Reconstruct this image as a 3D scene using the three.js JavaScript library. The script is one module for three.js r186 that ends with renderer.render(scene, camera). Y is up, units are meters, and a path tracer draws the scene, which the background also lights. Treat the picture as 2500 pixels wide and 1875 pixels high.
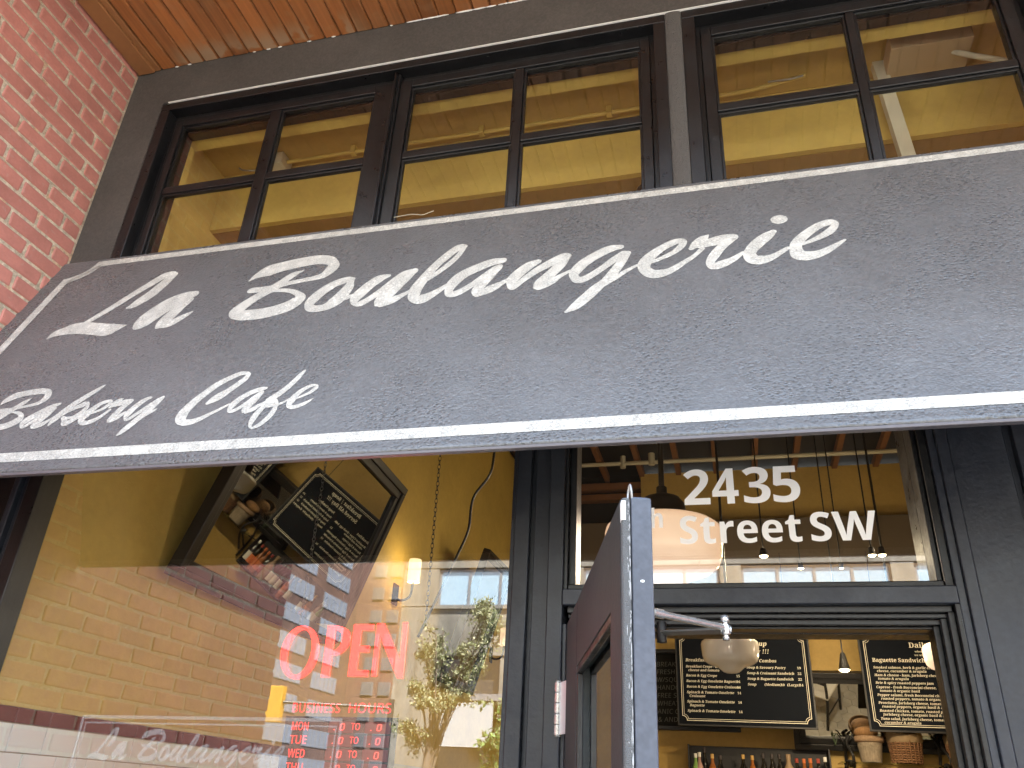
import * as THREE from 'three';
import { RoundedBoxGeometry } from 'three/addons/geometries/RoundedBoxGeometry.js';
import { mergeGeometries } from 'three/addons/utils/BufferGeometryUtils.js';
import { FontLoader } from 'three/addons/loaders/FontLoader.js';

// ---------------------------------------------------------------- camera, sky, sun, exposure
const scene = new THREE.Scene();
const camera = new THREE.PerspectiveCamera(50.783, 4 / 3, 0.05, 900);
camera.position.set(0, 1.6, 2);
camera.rotation.order = 'YXZ';
camera.rotation.set(0.47724, 0.27899, 0.05748);

const SUN = new THREE.Vector3(0.38, 0.80, -0.46).normalize();
// a hazy bright sky with broken thin cloud, in radiance
{
  const W = 512, H = 256, d = new Float32Array(W * H * 4);
  const h3 = (x, y, z) => { let h = Math.imul(x, 374761393) ^ Math.imul(y, 668265263) ^ Math.imul(z, 1440662683); h = Math.imul(h ^ (h >>> 13), 1274126177); return ((h ^ (h >>> 16)) >>> 0) / 4294967296; };
  const n3 = (x, y, z) => { const X = Math.floor(x), Y = Math.floor(y), Z = Math.floor(z), f = (t) => t * t * (3 - 2 * t), u = f(x - X), v = f(y - Y), w = f(z - Z), L = (a, b, t) => a + (b - a) * t; return L(L(L(h3(X, Y, Z), h3(X + 1, Y, Z), u), L(h3(X, Y + 1, Z), h3(X + 1, Y + 1, Z), u), v), L(L(h3(X, Y, Z + 1), h3(X + 1, Y, Z + 1), u), L(h3(X, Y + 1, Z + 1), h3(X + 1, Y + 1, Z + 1), u), v), w); };
  for (let j = 0; j < H; j++) for (let i = 0; i < W; i++) {
    const el = ((j + 0.5) / H - 0.5) * Math.PI, az = ((i + 0.5) / W) * 2 * Math.PI, y = Math.sin(el), up = Math.max(y, 0.02), cx = Math.cos(az) * Math.cos(el), cz = Math.sin(az) * Math.cos(el);
    const px = cx / (up + 0.18) * 1.5, pz = cz / (up + 0.18) * 1.5; let c = 0, k = 0.5, f = 1; for (let o = 0; o < 5; o++) { c += k * n3(px * f + 9, 3 + o, pz * f + 4); k *= 0.5; f *= 2.1; }
    const cloud = Math.min(1, Math.max(0, (c - 0.42) * 4)) * 0.8, t = Math.pow(Math.max(0, Math.min(1, y)), 0.55), base = [0.80 - 0.42 * t, 0.86 - 0.30 * t, 0.95 - 0.10 * t], w = [0.98, 0.97, 0.95];
    for (let q = 0; q < 3; q++) d[(j * W + i) * 4 + q] = y < 0 ? [0.22, 0.21, 0.20][q] : base[q] + (w[q] - base[q]) * cloud;
    d[(j * W + i) * 4 + 3] = 1;
  }
  const t = new THREE.DataTexture(d, W, H, THREE.RGBAFormat, THREE.FloatType); t.mapping = THREE.EquirectangularReflectionMapping; t.magFilter = THREE.LinearFilter; t.needsUpdate = true;
  scene.background = t; scene.environment = t;
}
scene.backgroundIntensity = scene.environmentIntensity = 0.5;

const sun = new THREE.DirectionalLight(new THREE.Color(1, 0.94, 0.84), 4.8);
sun.name = 'sun';
sun.position.copy(SUN).multiplyScalar(120);
sun.castShadow = true;
Object.assign(sun.shadow.camera, { left: -60, right: 60, top: 60, bottom: -60, near: 1, far: 300 });
sun.shadow.mapSize.set(4096, 4096);
scene.add(sun, sun.target);

const renderer = new THREE.WebGLRenderer({ antialias: true });
renderer.setSize(1024, 768);
renderer.toneMapping = THREE.LinearToneMapping;
renderer.toneMappingExposure = 16;
renderer.shadowMap.enabled = true;

// ---------------------------------------------------------------- helpers
function rng(seed) { let s = seed >>> 0; return () => { s = (s + 0x6d2b79f5) >>> 0; let t = Math.imul(s ^ (s >>> 15), 1 | s); t = (t + Math.imul(t ^ (t >>> 7), 61 | t)) ^ t; return ((t ^ (t >>> 14)) >>> 0) / 4294967296; }; }
const R0 = rng(11);
const rr = (a, b) => a + (b - a) * R0();
const clamp = (x, a = 0, b = 1) => Math.min(b, Math.max(a, x));
const lerp = (a, b, t) => a + (b - a) * t;
const sm = (a, b, x) => { const t = clamp((x - a) / (b - a)); return t * t * (3 - 2 * t); };
const C = (r, g, b) => new THREE.Color().setRGB(r, g, b);
function hash2(x, y, s) { let h = Math.imul(x, 374761393) ^ Math.imul(y, 668265263) ^ Math.imul(s, 2147483647 - 1013); h = Math.imul(h ^ (h >>> 13), 1274126177); return ((h ^ (h >>> 16)) >>> 0) / 4294967296; }
// value noise that repeats every px, py cells
function vn(x, y, px, py, s) {
  const xi = Math.floor(x), yi = Math.floor(y), fx = x - xi, fy = y - yi, u = fx * fx * (3 - 2 * fx), v = fy * fy * (3 - 2 * fy);
  const w = (a, b) => hash2(((a % px) + px) % px, ((b % py) + py) % py, s);
  return lerp(lerp(w(xi, yi), w(xi + 1, yi), u), lerp(w(xi, yi + 1), w(xi + 1, yi + 1), u), v);
}
function fbm(u, v, fx, fy, oct, s) { let a = 0, k = 0.5, n = 0; for (let i = 0; i < oct; i++) { a += k * vn(u * fx, v * fy, fx, fy, s + i); n += k; k *= 0.55; fx *= 2; fy *= 2; } return a / n; }
// distance to the nearest and second nearest feature point, repeating
function cell(u, v, n, s, m = n) {
  const x = u * n, y = v * m, xi = Math.floor(x), yi = Math.floor(y); let d1 = 9, d2 = 9;
  for (let j = -1; j <= 1; j++) for (let i = -1; i <= 1; i++) {
    const a = (((xi + i) % n) + n) % n, b = (((yi + j) % m) + m) % m, dx = xi + i + hash2(a, b, s) - x, dy = yi + j + hash2(a, b, s + 7) - y, d = Math.hypot(dx, dy);
    if (d < d1) { d2 = d1; d1 = d; } else if (d < d2) d2 = d;
  }
  return [d1, d2];
}
function dataTex(w, h, f, srgb, rx = 1, ry = 1) {
  const d = new Uint8Array(w * h * 4);
  for (let y = 0; y < h; y++) for (let x = 0; x < w; x++) {
    const c = f(x / w, y / h), o = (y * w + x) * 4;
    if (typeof c === 'number') d[o] = d[o + 1] = d[o + 2] = clamp(c) * 255; else for (let i = 0; i < 3; i++) d[o + i] = clamp(c[i]) * 255;
    d[o + 3] = 255;
  }
  const t = new THREE.DataTexture(d, w, h); t.magFilter = THREE.LinearFilter; t.minFilter = THREE.LinearMipmapLinearFilter; t.generateMipmaps = true;
  t.wrapS = t.wrapT = THREE.RepeatWrapping; if (srgb) t.colorSpace = THREE.SRGBColorSpace; t.repeat.set(rx, ry); t.needsUpdate = true; return t;
}
function rep(t, x, y = x) { const c = t.clone(); c.repeat.set(x, y); c.needsUpdate = true; return c; }
function canvasTex(w, h, draw) { const c = document.createElement('canvas'); c.width = w; c.height = h; draw(c.getContext('2d'), w, h); const t = new THREE.CanvasTexture(c); t.colorSpace = THREE.SRGBColorSpace; return t; }
const std = (o) => new THREE.MeshStandardMaterial(o);
const phys = (o) => new THREE.MeshPhysicalMaterial(o);

// uv in metres by the axis that a face looks along
function muv(g) {
  if (g.index) g = g.toNonIndexed();
  const p = g.attributes.position, n = g.attributes.normal, uv = new Float32Array(p.count * 2);
  for (let i = 0; i < p.count; i += 3) {
    let nx = 0, ny = 0, nz = 0;
    for (let k = 0; k < 3; k++) { nx += Math.abs(n.getX(i + k)); ny += Math.abs(n.getY(i + k)); nz += Math.abs(n.getZ(i + k)); }
    for (let k = 0; k < 3; k++) {
      const x = p.getX(i + k), y = p.getY(i + k), z = p.getZ(i + k);
      const [a, b] = nx > ny && nx > nz ? [z, y] : ny > nz ? [x, z] : [x, y];
      uv[(i + k) * 2] = a; uv[(i + k) * 2 + 1] = b;
    }
  }
  g.setAttribute('uv', new THREE.BufferAttribute(uv, 2));
  return g;
}
function strip(g) { g = g.index ? g.toNonIndexed() : g; for (const k of Object.keys(g.attributes)) if (!['position', 'normal', 'uv'].includes(k)) g.deleteAttribute(k); return g; }
const join = (list) => mergeGeometries(list.map(strip));
// a box from its limits, its edges rounded by r
function bx(x0, x1, y0, y1, z0, z1, r = 0) {
  const w = Math.abs(x1 - x0), h = Math.abs(y1 - y0), d = Math.abs(z1 - z0), rad = Math.min(r, w * 0.45, h * 0.45, d * 0.45);
  const g = r > 0 ? new RoundedBoxGeometry(w, h, d, 1, rad) : new THREE.BoxGeometry(w, h, d);
  g.translate((x0 + x1) / 2, (y0 + y1) / 2, (z0 + z1) / 2);
  return muv(g);
}
function tube(pts, r, seg = 24, rad = 8, closed = false) { return strip(new THREE.TubeGeometry(new THREE.CatmullRomCurve3(pts.map((p) => new THREE.Vector3(...p)), closed), seg, r, rad, closed)); }
function rod(a, b, r, n = 10, r2 = r) {
  const A = new THREE.Vector3(...a), B = new THREE.Vector3(...b), d = B.clone().sub(A), g = new THREE.CylinderGeometry(r2, r, d.length(), n);
  g.applyQuaternion(new THREE.Quaternion().setFromUnitVectors(new THREE.Vector3(0, 1, 0), d.normalize())); g.translate(...A.add(B).multiplyScalar(0.5).toArray()); return strip(g);
}
function lathe(prof, n = 28, at = [0, 0, 0]) { const g = new THREE.LatheGeometry(prof.map(([r, y]) => new THREE.Vector2(r, y)), n); g.translate(...at); return strip(g); }
const used = {};
function numbered(n) { const k = used[n] = (used[n] ?? -1) + 1; return k ? n + '_' + String(k).padStart(3, '0') : n; }
function mesh(name, g, m, parent) {
  const o = new THREE.Mesh(g, m); o.name = numbered(name); o.castShadow = o.receiveShadow = true; (parent ?? scene).add(o); return o;
}
function tag(o, label, category, group, kind) { o.userData = { ...o.userData, label, category }; if (group) o.userData.group = group; if (kind) o.userData.kind = kind; return o; }
function thing(name, label, category, at = [0, 0, 0], group) { const o = new THREE.Group(); o.name = numbered(name); o.position.set(...at); scene.add(o); return tag(o, label, category, group); }
function struct(name, g, m, label, category) { return tag(mesh(name, g, m), label, category, null, 'structure'); }
const stuff = (o) => { o.userData.kind = 'stuff'; return o; };

// ---------------------------------------------------------------- textures and materials
const tFine = dataTex(512, 512, (u, v) => 0.55 * fbm(u, v, 64, 64, 3, 3) + 0.45 * fbm(u, v, 12, 12, 3, 9));
const tSand = dataTex(512, 512, (u, v) => { const [d] = cell(u, v, 70, 5); return 0.55 * clamp(1 - d) + 0.45 * fbm(u, v, 24, 24, 4, 2); });
const tBrick = dataTex(512, 512, (u, v) => { const a = fbm(u, v, 6, 6, 5, 21), b = fbm(u, v, 60, 60, 2, 8), chip = sm(0.71, 0.76, fbm(u, v, 22, 22, 3, 31)); const k = 0.86 + 0.17 * (a - 0.5) + 0.05 * (b - 0.5); return [lerp(k, 0.86, chip * 0.25), lerp(k, 1.05, chip * 0.3), lerp(k, 1.05, chip * 0.35)]; }, true);
const tBrickBump = dataTex(512, 512, (u, v) => 0.5 + 0.5 * (fbm(u, v, 14, 14, 4, 4) - 0.5) + 0.25 * (fbm(u, v, 90, 90, 2, 6) - 0.5) - 0.5 * sm(0.66, 0.8, fbm(u, v, 30, 30, 3, 17)));
const tMortar = dataTex(512, 512, (u, v) => { const a = fbm(u, v, 20, 20, 4, 41), b = fbm(u, v, 90, 90, 2, 42), d = sm(0.6, 0.72, fbm(u, v, 9, 9, 3, 43)); const k = 0.74 + 0.3 * (a - 0.5) + 0.16 * (b - 0.5); return [k * 1.02, k * (0.98 - 0.08 * d), k * (0.92 - 0.12 * d)]; }, true);
// soffit boards: grain along z, 4 m by 1.4 m, with pale scuffs near the wall
const tWood = dataTex(2048, 704, (u, v) => {
  const x = u * 4, z = v * 1.4, bd = Math.floor((x + 0.005) / 0.0707), t = hash2(bd, 3, 5), off = hash2(bd, 8, 1) * 40;
  const g1 = vn(x * 190 + off, z * 2.2 + off, 4096, 4096, 51), g2 = vn(x * 420, z * 5 + off * 3, 8192, 8192, 52), arch = Math.sin((x * 130 + 2.2 * vn(x * 9 + off, z * 1.6, 512, 512, 53) * 6)) * 0.5 + 0.5, blotch = fbm(u, v, 10, 5, 4, 57);
  let k = 0.70 + 0.15 * (t - 0.5) + 0.07 * (g1 - 0.5) + 0.04 * (g2 - 0.5) + 0.03 * (arch - 0.5) + 0.16 * (blotch - 0.5);
  const knot = Math.hypot((x - 1.612) * 1.0, (z - 0.145) * 0.75); const kn = 1 - sm(0.006, 0.013, knot); k *= 1 - 0.42 * kn; const warm = hash2(bd, 2, 77);
  let c = [k * lerp(1.0, 0.94, warm), k * lerp(0.63, 0.57, warm), k * lerp(0.37, 0.30, warm)];
  const worn = sm(0.13, 0.02, z) * sm(0.44, 0.56, fbm(u, v, 30, 16, 4, 61)) * sm(0.05, 0.15, x) * (1 - sm(0.85, 1.0, x) * 0.85), dust = sm(0.62, 0.78, fbm(u, v, 70, 30, 3, 63)) * 0.22;
  c = c.map((q, i) => lerp(q, [0.72, 0.62, 0.52][i], clamp(worn * 0.75 + dust * 0.5)));
  return c;
}, true, 1 / 4, 1 / 1.4);
// awning cloth: creased vinyl
const tVinyl = dataTex(1536, 1536, (u, v) => {
  const [a, b] = cell(u, v, 118, 71, 150), [c] = cell(u, v, 64, 75, 84), keep = hash2(Math.floor(u * 64), Math.floor(v * 84), 3), f = fbm(u, v, 190, 230, 2, 73), n = fbm(u, v, 90, 120, 2, 76);
  const pit = sm(0.34, 0.12, c) * sm(0.35, 0.8, fbm(u, v, 7, 7, 3, 77) + 0.1);
  return clamp(0.42 + 0.26 * clamp(b - a) + 0.26 * (f - 0.5) + 0.34 * (n - 0.5) - 0.5 * pit);
});
const tVinylCol = dataTex(1024, 1024, (u, v) => { const a = fbm(u, v, 4, 4, 4, 81), b = fbm(u, v, 150, 190, 2, 82), speck = hash2(Math.floor(u * 1024), Math.floor(v * 1024), 5) > 0.99975 ? 0.5 : 0, [c] = cell(u, v, 64, 75, 84), pit = sm(0.30, 0.12, c) * sm(0.35, 0.8, fbm(u, v, 7, 7, 3, 77) + 0.1); const k = 0.80 + 0.10 * (a - 0.5) + 0.14 * (b - 0.5) + speck - 0.16 * pit; return [k, k * 1.0, k * 1.0]; }, true);
const tPrint = dataTex(1024, 1024, (u, v) => { const [a, b] = cell(u, v, 110, 91, 132), [c] = cell(u, v, 60, 95, 70); const crack = 1 - sm(0.02, 0.25, b - a), patch = fbm(u, v, 34, 34, 3, 92), keep = fbm(u, v, 24, 24, 2, 97), fleck = sm(0.34, 0.2, c) * sm(0.45, 0.6, keep); const k = 0.87 - 0.15 * crack * sm(0.25, 0.5, patch) - 0.10 * (patch - 0.4) + 0.10 * fleck; return [k, k * 0.99, k * 0.965]; }, true);
const tPlain = dataTex(512, 512, (u, v) => { const a = fbm(u, v, 5, 5, 5, 141), b = fbm(u, v, 100, 100, 2, 142); const k = 0.82 + 0.16 * (a - 0.5) + 0.16 * (b - 0.5); return [k, k, k]; }, true);
const tPaint = dataTex(512, 512, (u, v) => { const a = fbm(u, v, 8, 3, 5, 101), s = fbm(u, v, 90, 6, 2, 102), dust = sm(0.68, 0.82, fbm(u, v, 40, 40, 3, 103)); const k = 0.78 + 0.35 * (a - 0.5) + 0.18 * (s - 0.5) + 0.25 * dust; return [k, k, k]; }, true);
const tRoughVar = dataTex(512, 512, (u, v) => { const a = fbm(u, v, 7, 7, 5, 111), b = fbm(u, v, 60, 60, 2, 112); return [0, 0.62 + 0.5 * (a - 0.5) + 0.25 * (b - 0.5), 0]; });
const tWall = dataTex(512, 512, (u, v) => { const a = fbm(u, v, 4, 4, 5, 121), b = fbm(u, v, 60, 60, 2, 122); const k = 0.9 + 0.16 * (a - 0.5) + 0.05 * (b - 0.5); return [k, k, k * 0.98]; }, true);
const tConc = dataTex(512, 512, (u, v) => { const a = fbm(u, v, 5, 4, 5, 131), s = fbm(u, v, 40, 3, 3, 132), b = fbm(u, v, 80, 80, 2, 133); const k = 0.80 + 0.3 * (a - 0.5) + 0.22 * (s - 0.5) + 0.1 * (b - 0.5); return [k, k * 0.985, k * 0.95]; }, true);

const M = {
  bricks: [0, 1, 2, 3].map((i) => std({ color: C(0.63, 0.245, 0.19).multiplyScalar([1, 0.93, 1.07, 0.98][i]), map: rep(tBrick, 2.3), bumpMap: rep(tBrickBump, 4), bumpScale: 0.0011, roughness: 0.62 })),
  mortar: std({ color: C(0.92, 0.83, 0.70), map: rep(tMortar, 3.1), bumpMap: rep(tSand, 5), bumpScale: 0.0014, roughness: 0.95 }),
  wood: std({ color: C(0.72, 0.74, 0.72), map: tWood, bumpMap: rep(tFine, 6, 1.2), bumpScale: 0.0006, roughness: 0.5 }),
  woodTrim: std({ color: C(0.36, 0.155, 0.058), map: rep(tWall, 1.1), roughness: 0.5 }),
  stucco: std({ color: C(0.098, 0.085, 0.076), map: rep(tPlain, 1.3), bumpMap: rep(tSand, 5.5), bumpScale: 0.0022, roughness: 0.8 }),
  stuccoPale: std({ color: C(0.074, 0.067, 0.062), bumpMap: rep(tSand, 4), bumpScale: 0.005, roughness: 0.85 }),
  paint: phys({ color: C(0.011, 0.0105, 0.0115), map: rep(tPaint, 1.7), roughnessMap: rep(tRoughVar, 2), roughness: 0.62, bumpMap: rep(tFine, 3), bumpScale: 0.0007 }),
  paintBlue: phys({ color: C(0.029, 0.033, 0.046), map: rep(tPlain, 1.2), roughnessMap: rep(tRoughVar, 1.3), roughness: 0.75, bumpMap: rep(tFine, 2), bumpScale: 0.0008 }),
  paintMid: phys({ color: C(0.017, 0.0195, 0.026), map: rep(tPlain, 1.2), roughnessMap: rep(tRoughVar, 1.3), roughness: 0.75, bumpMap: rep(tFine, 2), bumpScale: 0.0008 }),
  doorSkin: phys({ color: C(0.026, 0.031, 0.033), map: rep(tPlain, 1.9), roughness: 0.6, bumpMap: rep(tFine, 3), bumpScale: 0.0007 }),
  doorEdge: phys({ color: C(0.100, 0.112, 0.145), map: rep(tPlain, 1.5), roughness: 0.42, bumpMap: rep(tFine, 2), bumpScale: 0.0006 }),
  vinyl: phys({ color: C(0.186, 0.187, 0.191), map: rep(tVinylCol, 1), bumpMap: rep(tVinyl, 1), bumpScale: 0.0017, roughness: 0.5, roughnessMap: rep(tRoughVar, 1.1) }),
  print: phys({ color: C(0.665, 0.655, 0.63), map: rep(tPrint, 1), bumpMap: rep(tVinyl, 1), bumpScale: 0.0014, roughness: 0.5 }),
  hem: phys({ color: C(0.11, 0.10, 0.11), roughness: 0.35 }),
  white: std({ color: C(0.75, 0.74, 0.70), roughness: 0.6 }),
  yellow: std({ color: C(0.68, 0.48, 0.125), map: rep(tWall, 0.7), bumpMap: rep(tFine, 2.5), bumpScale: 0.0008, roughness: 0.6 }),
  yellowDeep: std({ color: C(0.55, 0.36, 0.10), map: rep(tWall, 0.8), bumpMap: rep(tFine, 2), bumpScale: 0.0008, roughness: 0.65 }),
  tan: std({ color: C(0.55, 0.49, 0.36), map: rep(tWall, 1), roughness: 0.7 }),
  brown: std({ color: C(0.085, 0.052, 0.03), roughness: 0.6 }),
  dark: std({ color: C(0.012, 0.011, 0.011), roughness: 0.55 }),
  blackGloss: phys({ color: C(0.012, 0.011, 0.012), roughness: 0.28 }),
  steel: std({ color: C(0.60, 0.59, 0.58), metalness: 0.75, roughness: 0.34, roughnessMap: rep(tRoughVar, 6) }),
  steelDull: std({ color: C(0.34, 0.33, 0.31), metalness: 0.7, roughness: 0.45 }),
  iron: std({ color: C(0.010, 0.009, 0.009), metalness: 0.1, roughness: 0.45 }),
  mirror: std({ color: C(0.72, 0.73, 0.72), metalness: 1, roughness: 0.015 }),
  wallMirror: std({ color: C(0.36, 0.37, 0.37), metalness: 1, roughness: 0.015 }),
  lining: std({ color: C(0.016, 0.016, 0.018), roughness: 0.9 }),
  darkMirror: std({ color: C(0.16, 0.16, 0.16), metalness: 1, roughness: 0.02 }),
  pane: phys({ color: C(0.93, 0.95, 0.93), transmission: 1, thickness: 0, ior: 2.45, roughness: 0, metalness: 0 }),
  paneUp: phys({ color: C(0.98, 0.98, 0.95), transmission: 1, thickness: 0, ior: 1.72, roughness: 0, metalness: 0 }),
  opal: phys({ color: C(0.80, 0.78, 0.74), roughness: 0.12, emissive: C(0, 0, 0) }),
  opalLit: phys({ color: C(0.80, 0.72, 0.64), roughness: 0.12, emissive: C(1, 0.62, 0.40), emissiveIntensity: 0.05 }),
  opalWarm: phys({ color: C(0.8, 0.75, 0.65), roughness: 0.2, emissive: C(1, 0.72, 0.36), emissiveIntensity: 0.10 }),
  bulb: std({ color: C(1, 0.9, 0.7), emissive: C(1, 0.78, 0.42), emissiveIntensity: 2.5 }),
  red: std({ color: C(0.35, 0.02, 0.015), roughness: 0.4, emissive: C(1, 0.012, 0.008), emissiveIntensity: 0.5 }),
  redDim: std({ color: C(0.35, 0.02, 0.015), roughness: 0.4, emissive: C(1, 0.02, 0.015), emissiveIntensity: 0.16 }),
  concrete: std({ color: C(0.20, 0.195, 0.182), map: rep(tConc, 0.22), bumpMap: rep(tFine, 0.6), bumpScale: 0.006, roughness: 0.9 }),
  paving: std({ color: C(0.46, 0.44, 0.40), map: rep(tConc, 0.5), bumpMap: rep(tFine, 1), bumpScale: 0.003, roughness: 0.9 }),
  asphalt: std({ color: C(0.13, 0.13, 0.128), map: rep(tConc, 0.4), bumpMap: rep(tSand, 2), bumpScale: 0.006, roughness: 0.9 }),
  towerBrick: std({ color: C(0.13, 0.07, 0.055), map: rep(tConc, 0.05), roughness: 0.9 }),
  blind: std({ color: C(0.24, 0.25, 0.26), roughness: 0.8 }),
  glassFar: phys({ color: C(0.045, 0.085, 0.13), roughness: 0.04, ior: 1.9 }),
};
Object.assign(M, {
  rubber: std({ color: C(0.10, 0.10, 0.10), roughness: 0.7, bumpMap: rep(tSand, 14, 6), bumpScale: 0.002 }), fleck: std({ color: C(0.42, 0.42, 0.42), roughness: 0.7 }), steelPale: std({ color: C(0.72, 0.72, 0.74), metalness: 0.6, roughness: 0.42 }),
  frost: std({ color: C(0.62, 0.63, 0.63), roughness: 0.8, transparent: true, opacity: 0.2 }), decal: std({ color: C(0.92, 0.90, 0.89), roughness: 0.6 }),
  tile: [phys({ color: C(0.80, 0.82, 0.83), roughness: 0.12 }), phys({ color: C(0.76, 0.78, 0.79), roughness: 0.14 })], tileDark: phys({ color: C(0.07, 0.012, 0.012), roughness: 0.12 }),
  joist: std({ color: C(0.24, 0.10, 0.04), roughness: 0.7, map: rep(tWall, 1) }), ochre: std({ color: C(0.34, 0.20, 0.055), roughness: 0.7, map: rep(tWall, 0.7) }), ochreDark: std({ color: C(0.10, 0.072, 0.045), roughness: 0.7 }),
  cream: std({ color: C(0.50, 0.46, 0.35), roughness: 0.55 }), duct: std({ color: C(0.40, 0.29, 0.17), roughness: 0.6 }), grout: std({ color: C(0.14, 0.13, 0.12), roughness: 0.9 }),
  floorTile: [0.62, 0.57, 0.66].map((k) => phys({ color: C(k, k * 0.98, k * 0.94), roughness: 0.25, map: rep(tWall, 3) })),
  clay: std({ color: C(0.36, 0.30, 0.23), roughness: 0.95, map: rep(tConc, 3), bumpMap: rep(tFine, 3), bumpScale: 0.002 }), clayRim: std({ color: C(0.36, 0.24, 0.15), roughness: 0.9, map: rep(tConc, 4) }), crust: std({ color: C(0.34, 0.18, 0.07), roughness: 0.8, map: rep(tConc, 2) }),
  wicker: [std({ color: C(0.15, 0.07, 0.028), roughness: 0.7 }), std({ color: C(0.19, 0.095, 0.04), roughness: 0.7 })], wickerDark: std({ color: C(0.05, 0.025, 0.012), roughness: 0.9 }), kraft: std({ color: C(0.29, 0.20, 0.11), roughness: 0.8, map: rep(tWall, 6) }),
  leafDark: std({ color: C(0.03, 0.05, 0.02), roughness: 0.6 }),
  smoke: phys({ color: C(0.30, 0.30, 0.31), transmission: 0.92, thickness: 0, roughness: 0.05, ior: 1.25 }), acrylic: phys({ color: C(0.96, 0.96, 0.97), transmission: 1, thickness: 0, roughness: 0, ior: 1.35 }), acrylicEdge: phys({ color: C(0.7, 0.72, 0.75), roughness: 0.2 }),
  digitWindow: phys({ color: C(0.10, 0.012, 0.012), roughness: 0.15 }), redDigit: std({ color: C(0.4, 0.02, 0.02), emissive: C(1, 0.06, 0.04), emissiveIntensity: 0.22 }),
  frameGrey: std({ color: C(0.13, 0.13, 0.135), roughness: 0.5 }), glassBlue: phys({ color: C(0.20, 0.29, 0.36), roughness: 0.03, ior: 2.2 }), shopDark: phys({ color: C(0.035, 0.032, 0.03), roughness: 0.1 }), blindDim: std({ color: C(0.07, 0.075, 0.085), roughness: 0.7 }), blindBlue: std({ color: C(0.13, 0.145, 0.18), roughness: 0.7 }),
  towerDark: std({ color: C(0.10, 0.055, 0.045), roughness: 0.9 }), signalYellow: std({ color: C(0.34, 0.18, 0.015), roughness: 0.5 }), signalLens: std({ color: C(0.05, 0.03, 0.02), roughness: 0.3 }),
  bark: std({ color: C(0.11, 0.085, 0.065), roughness: 0.9 }), leafPale: phys({ color: C(0.27, 0.27, 0.15), roughness: 0.6, transmission: 0.3, thickness: 0, side: THREE.DoubleSide }), leafOlive: phys({ color: C(0.13, 0.15, 0.05), roughness: 0.6, transmission: 0.3, thickness: 0, side: THREE.DoubleSide }), leafGreen: phys({ color: C(0.13, 0.22, 0.04), roughness: 0.6, transmission: 0.3, thickness: 0, side: THREE.DoubleSide }),
});

// ---------------------------------------------------------------- ground, our building's mass
struct('pavement', muv(bx(-40, 40, -0.2, 0, -0.35, 6.0)), M.paving, 'grey concrete pavement in front of the bakery', 'pavement');
struct('road', muv(bx(-200, 200, -0.35, -0.13, 6.0, 17)), M.asphalt, 'dark asphalt road between the two pavements', 'road');
struct('far_pavement', muv(bx(-200, 200, -0.2, 0.0, 17.0, 23.9)), M.paving, 'grey concrete pavement across the road', 'pavement');
struct('ground', muv(bx(-420, 420, -0.6, -0.36, -300, 420)), M.asphalt, 'flat grey city ground reaching out to the horizon', 'ground');

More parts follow.
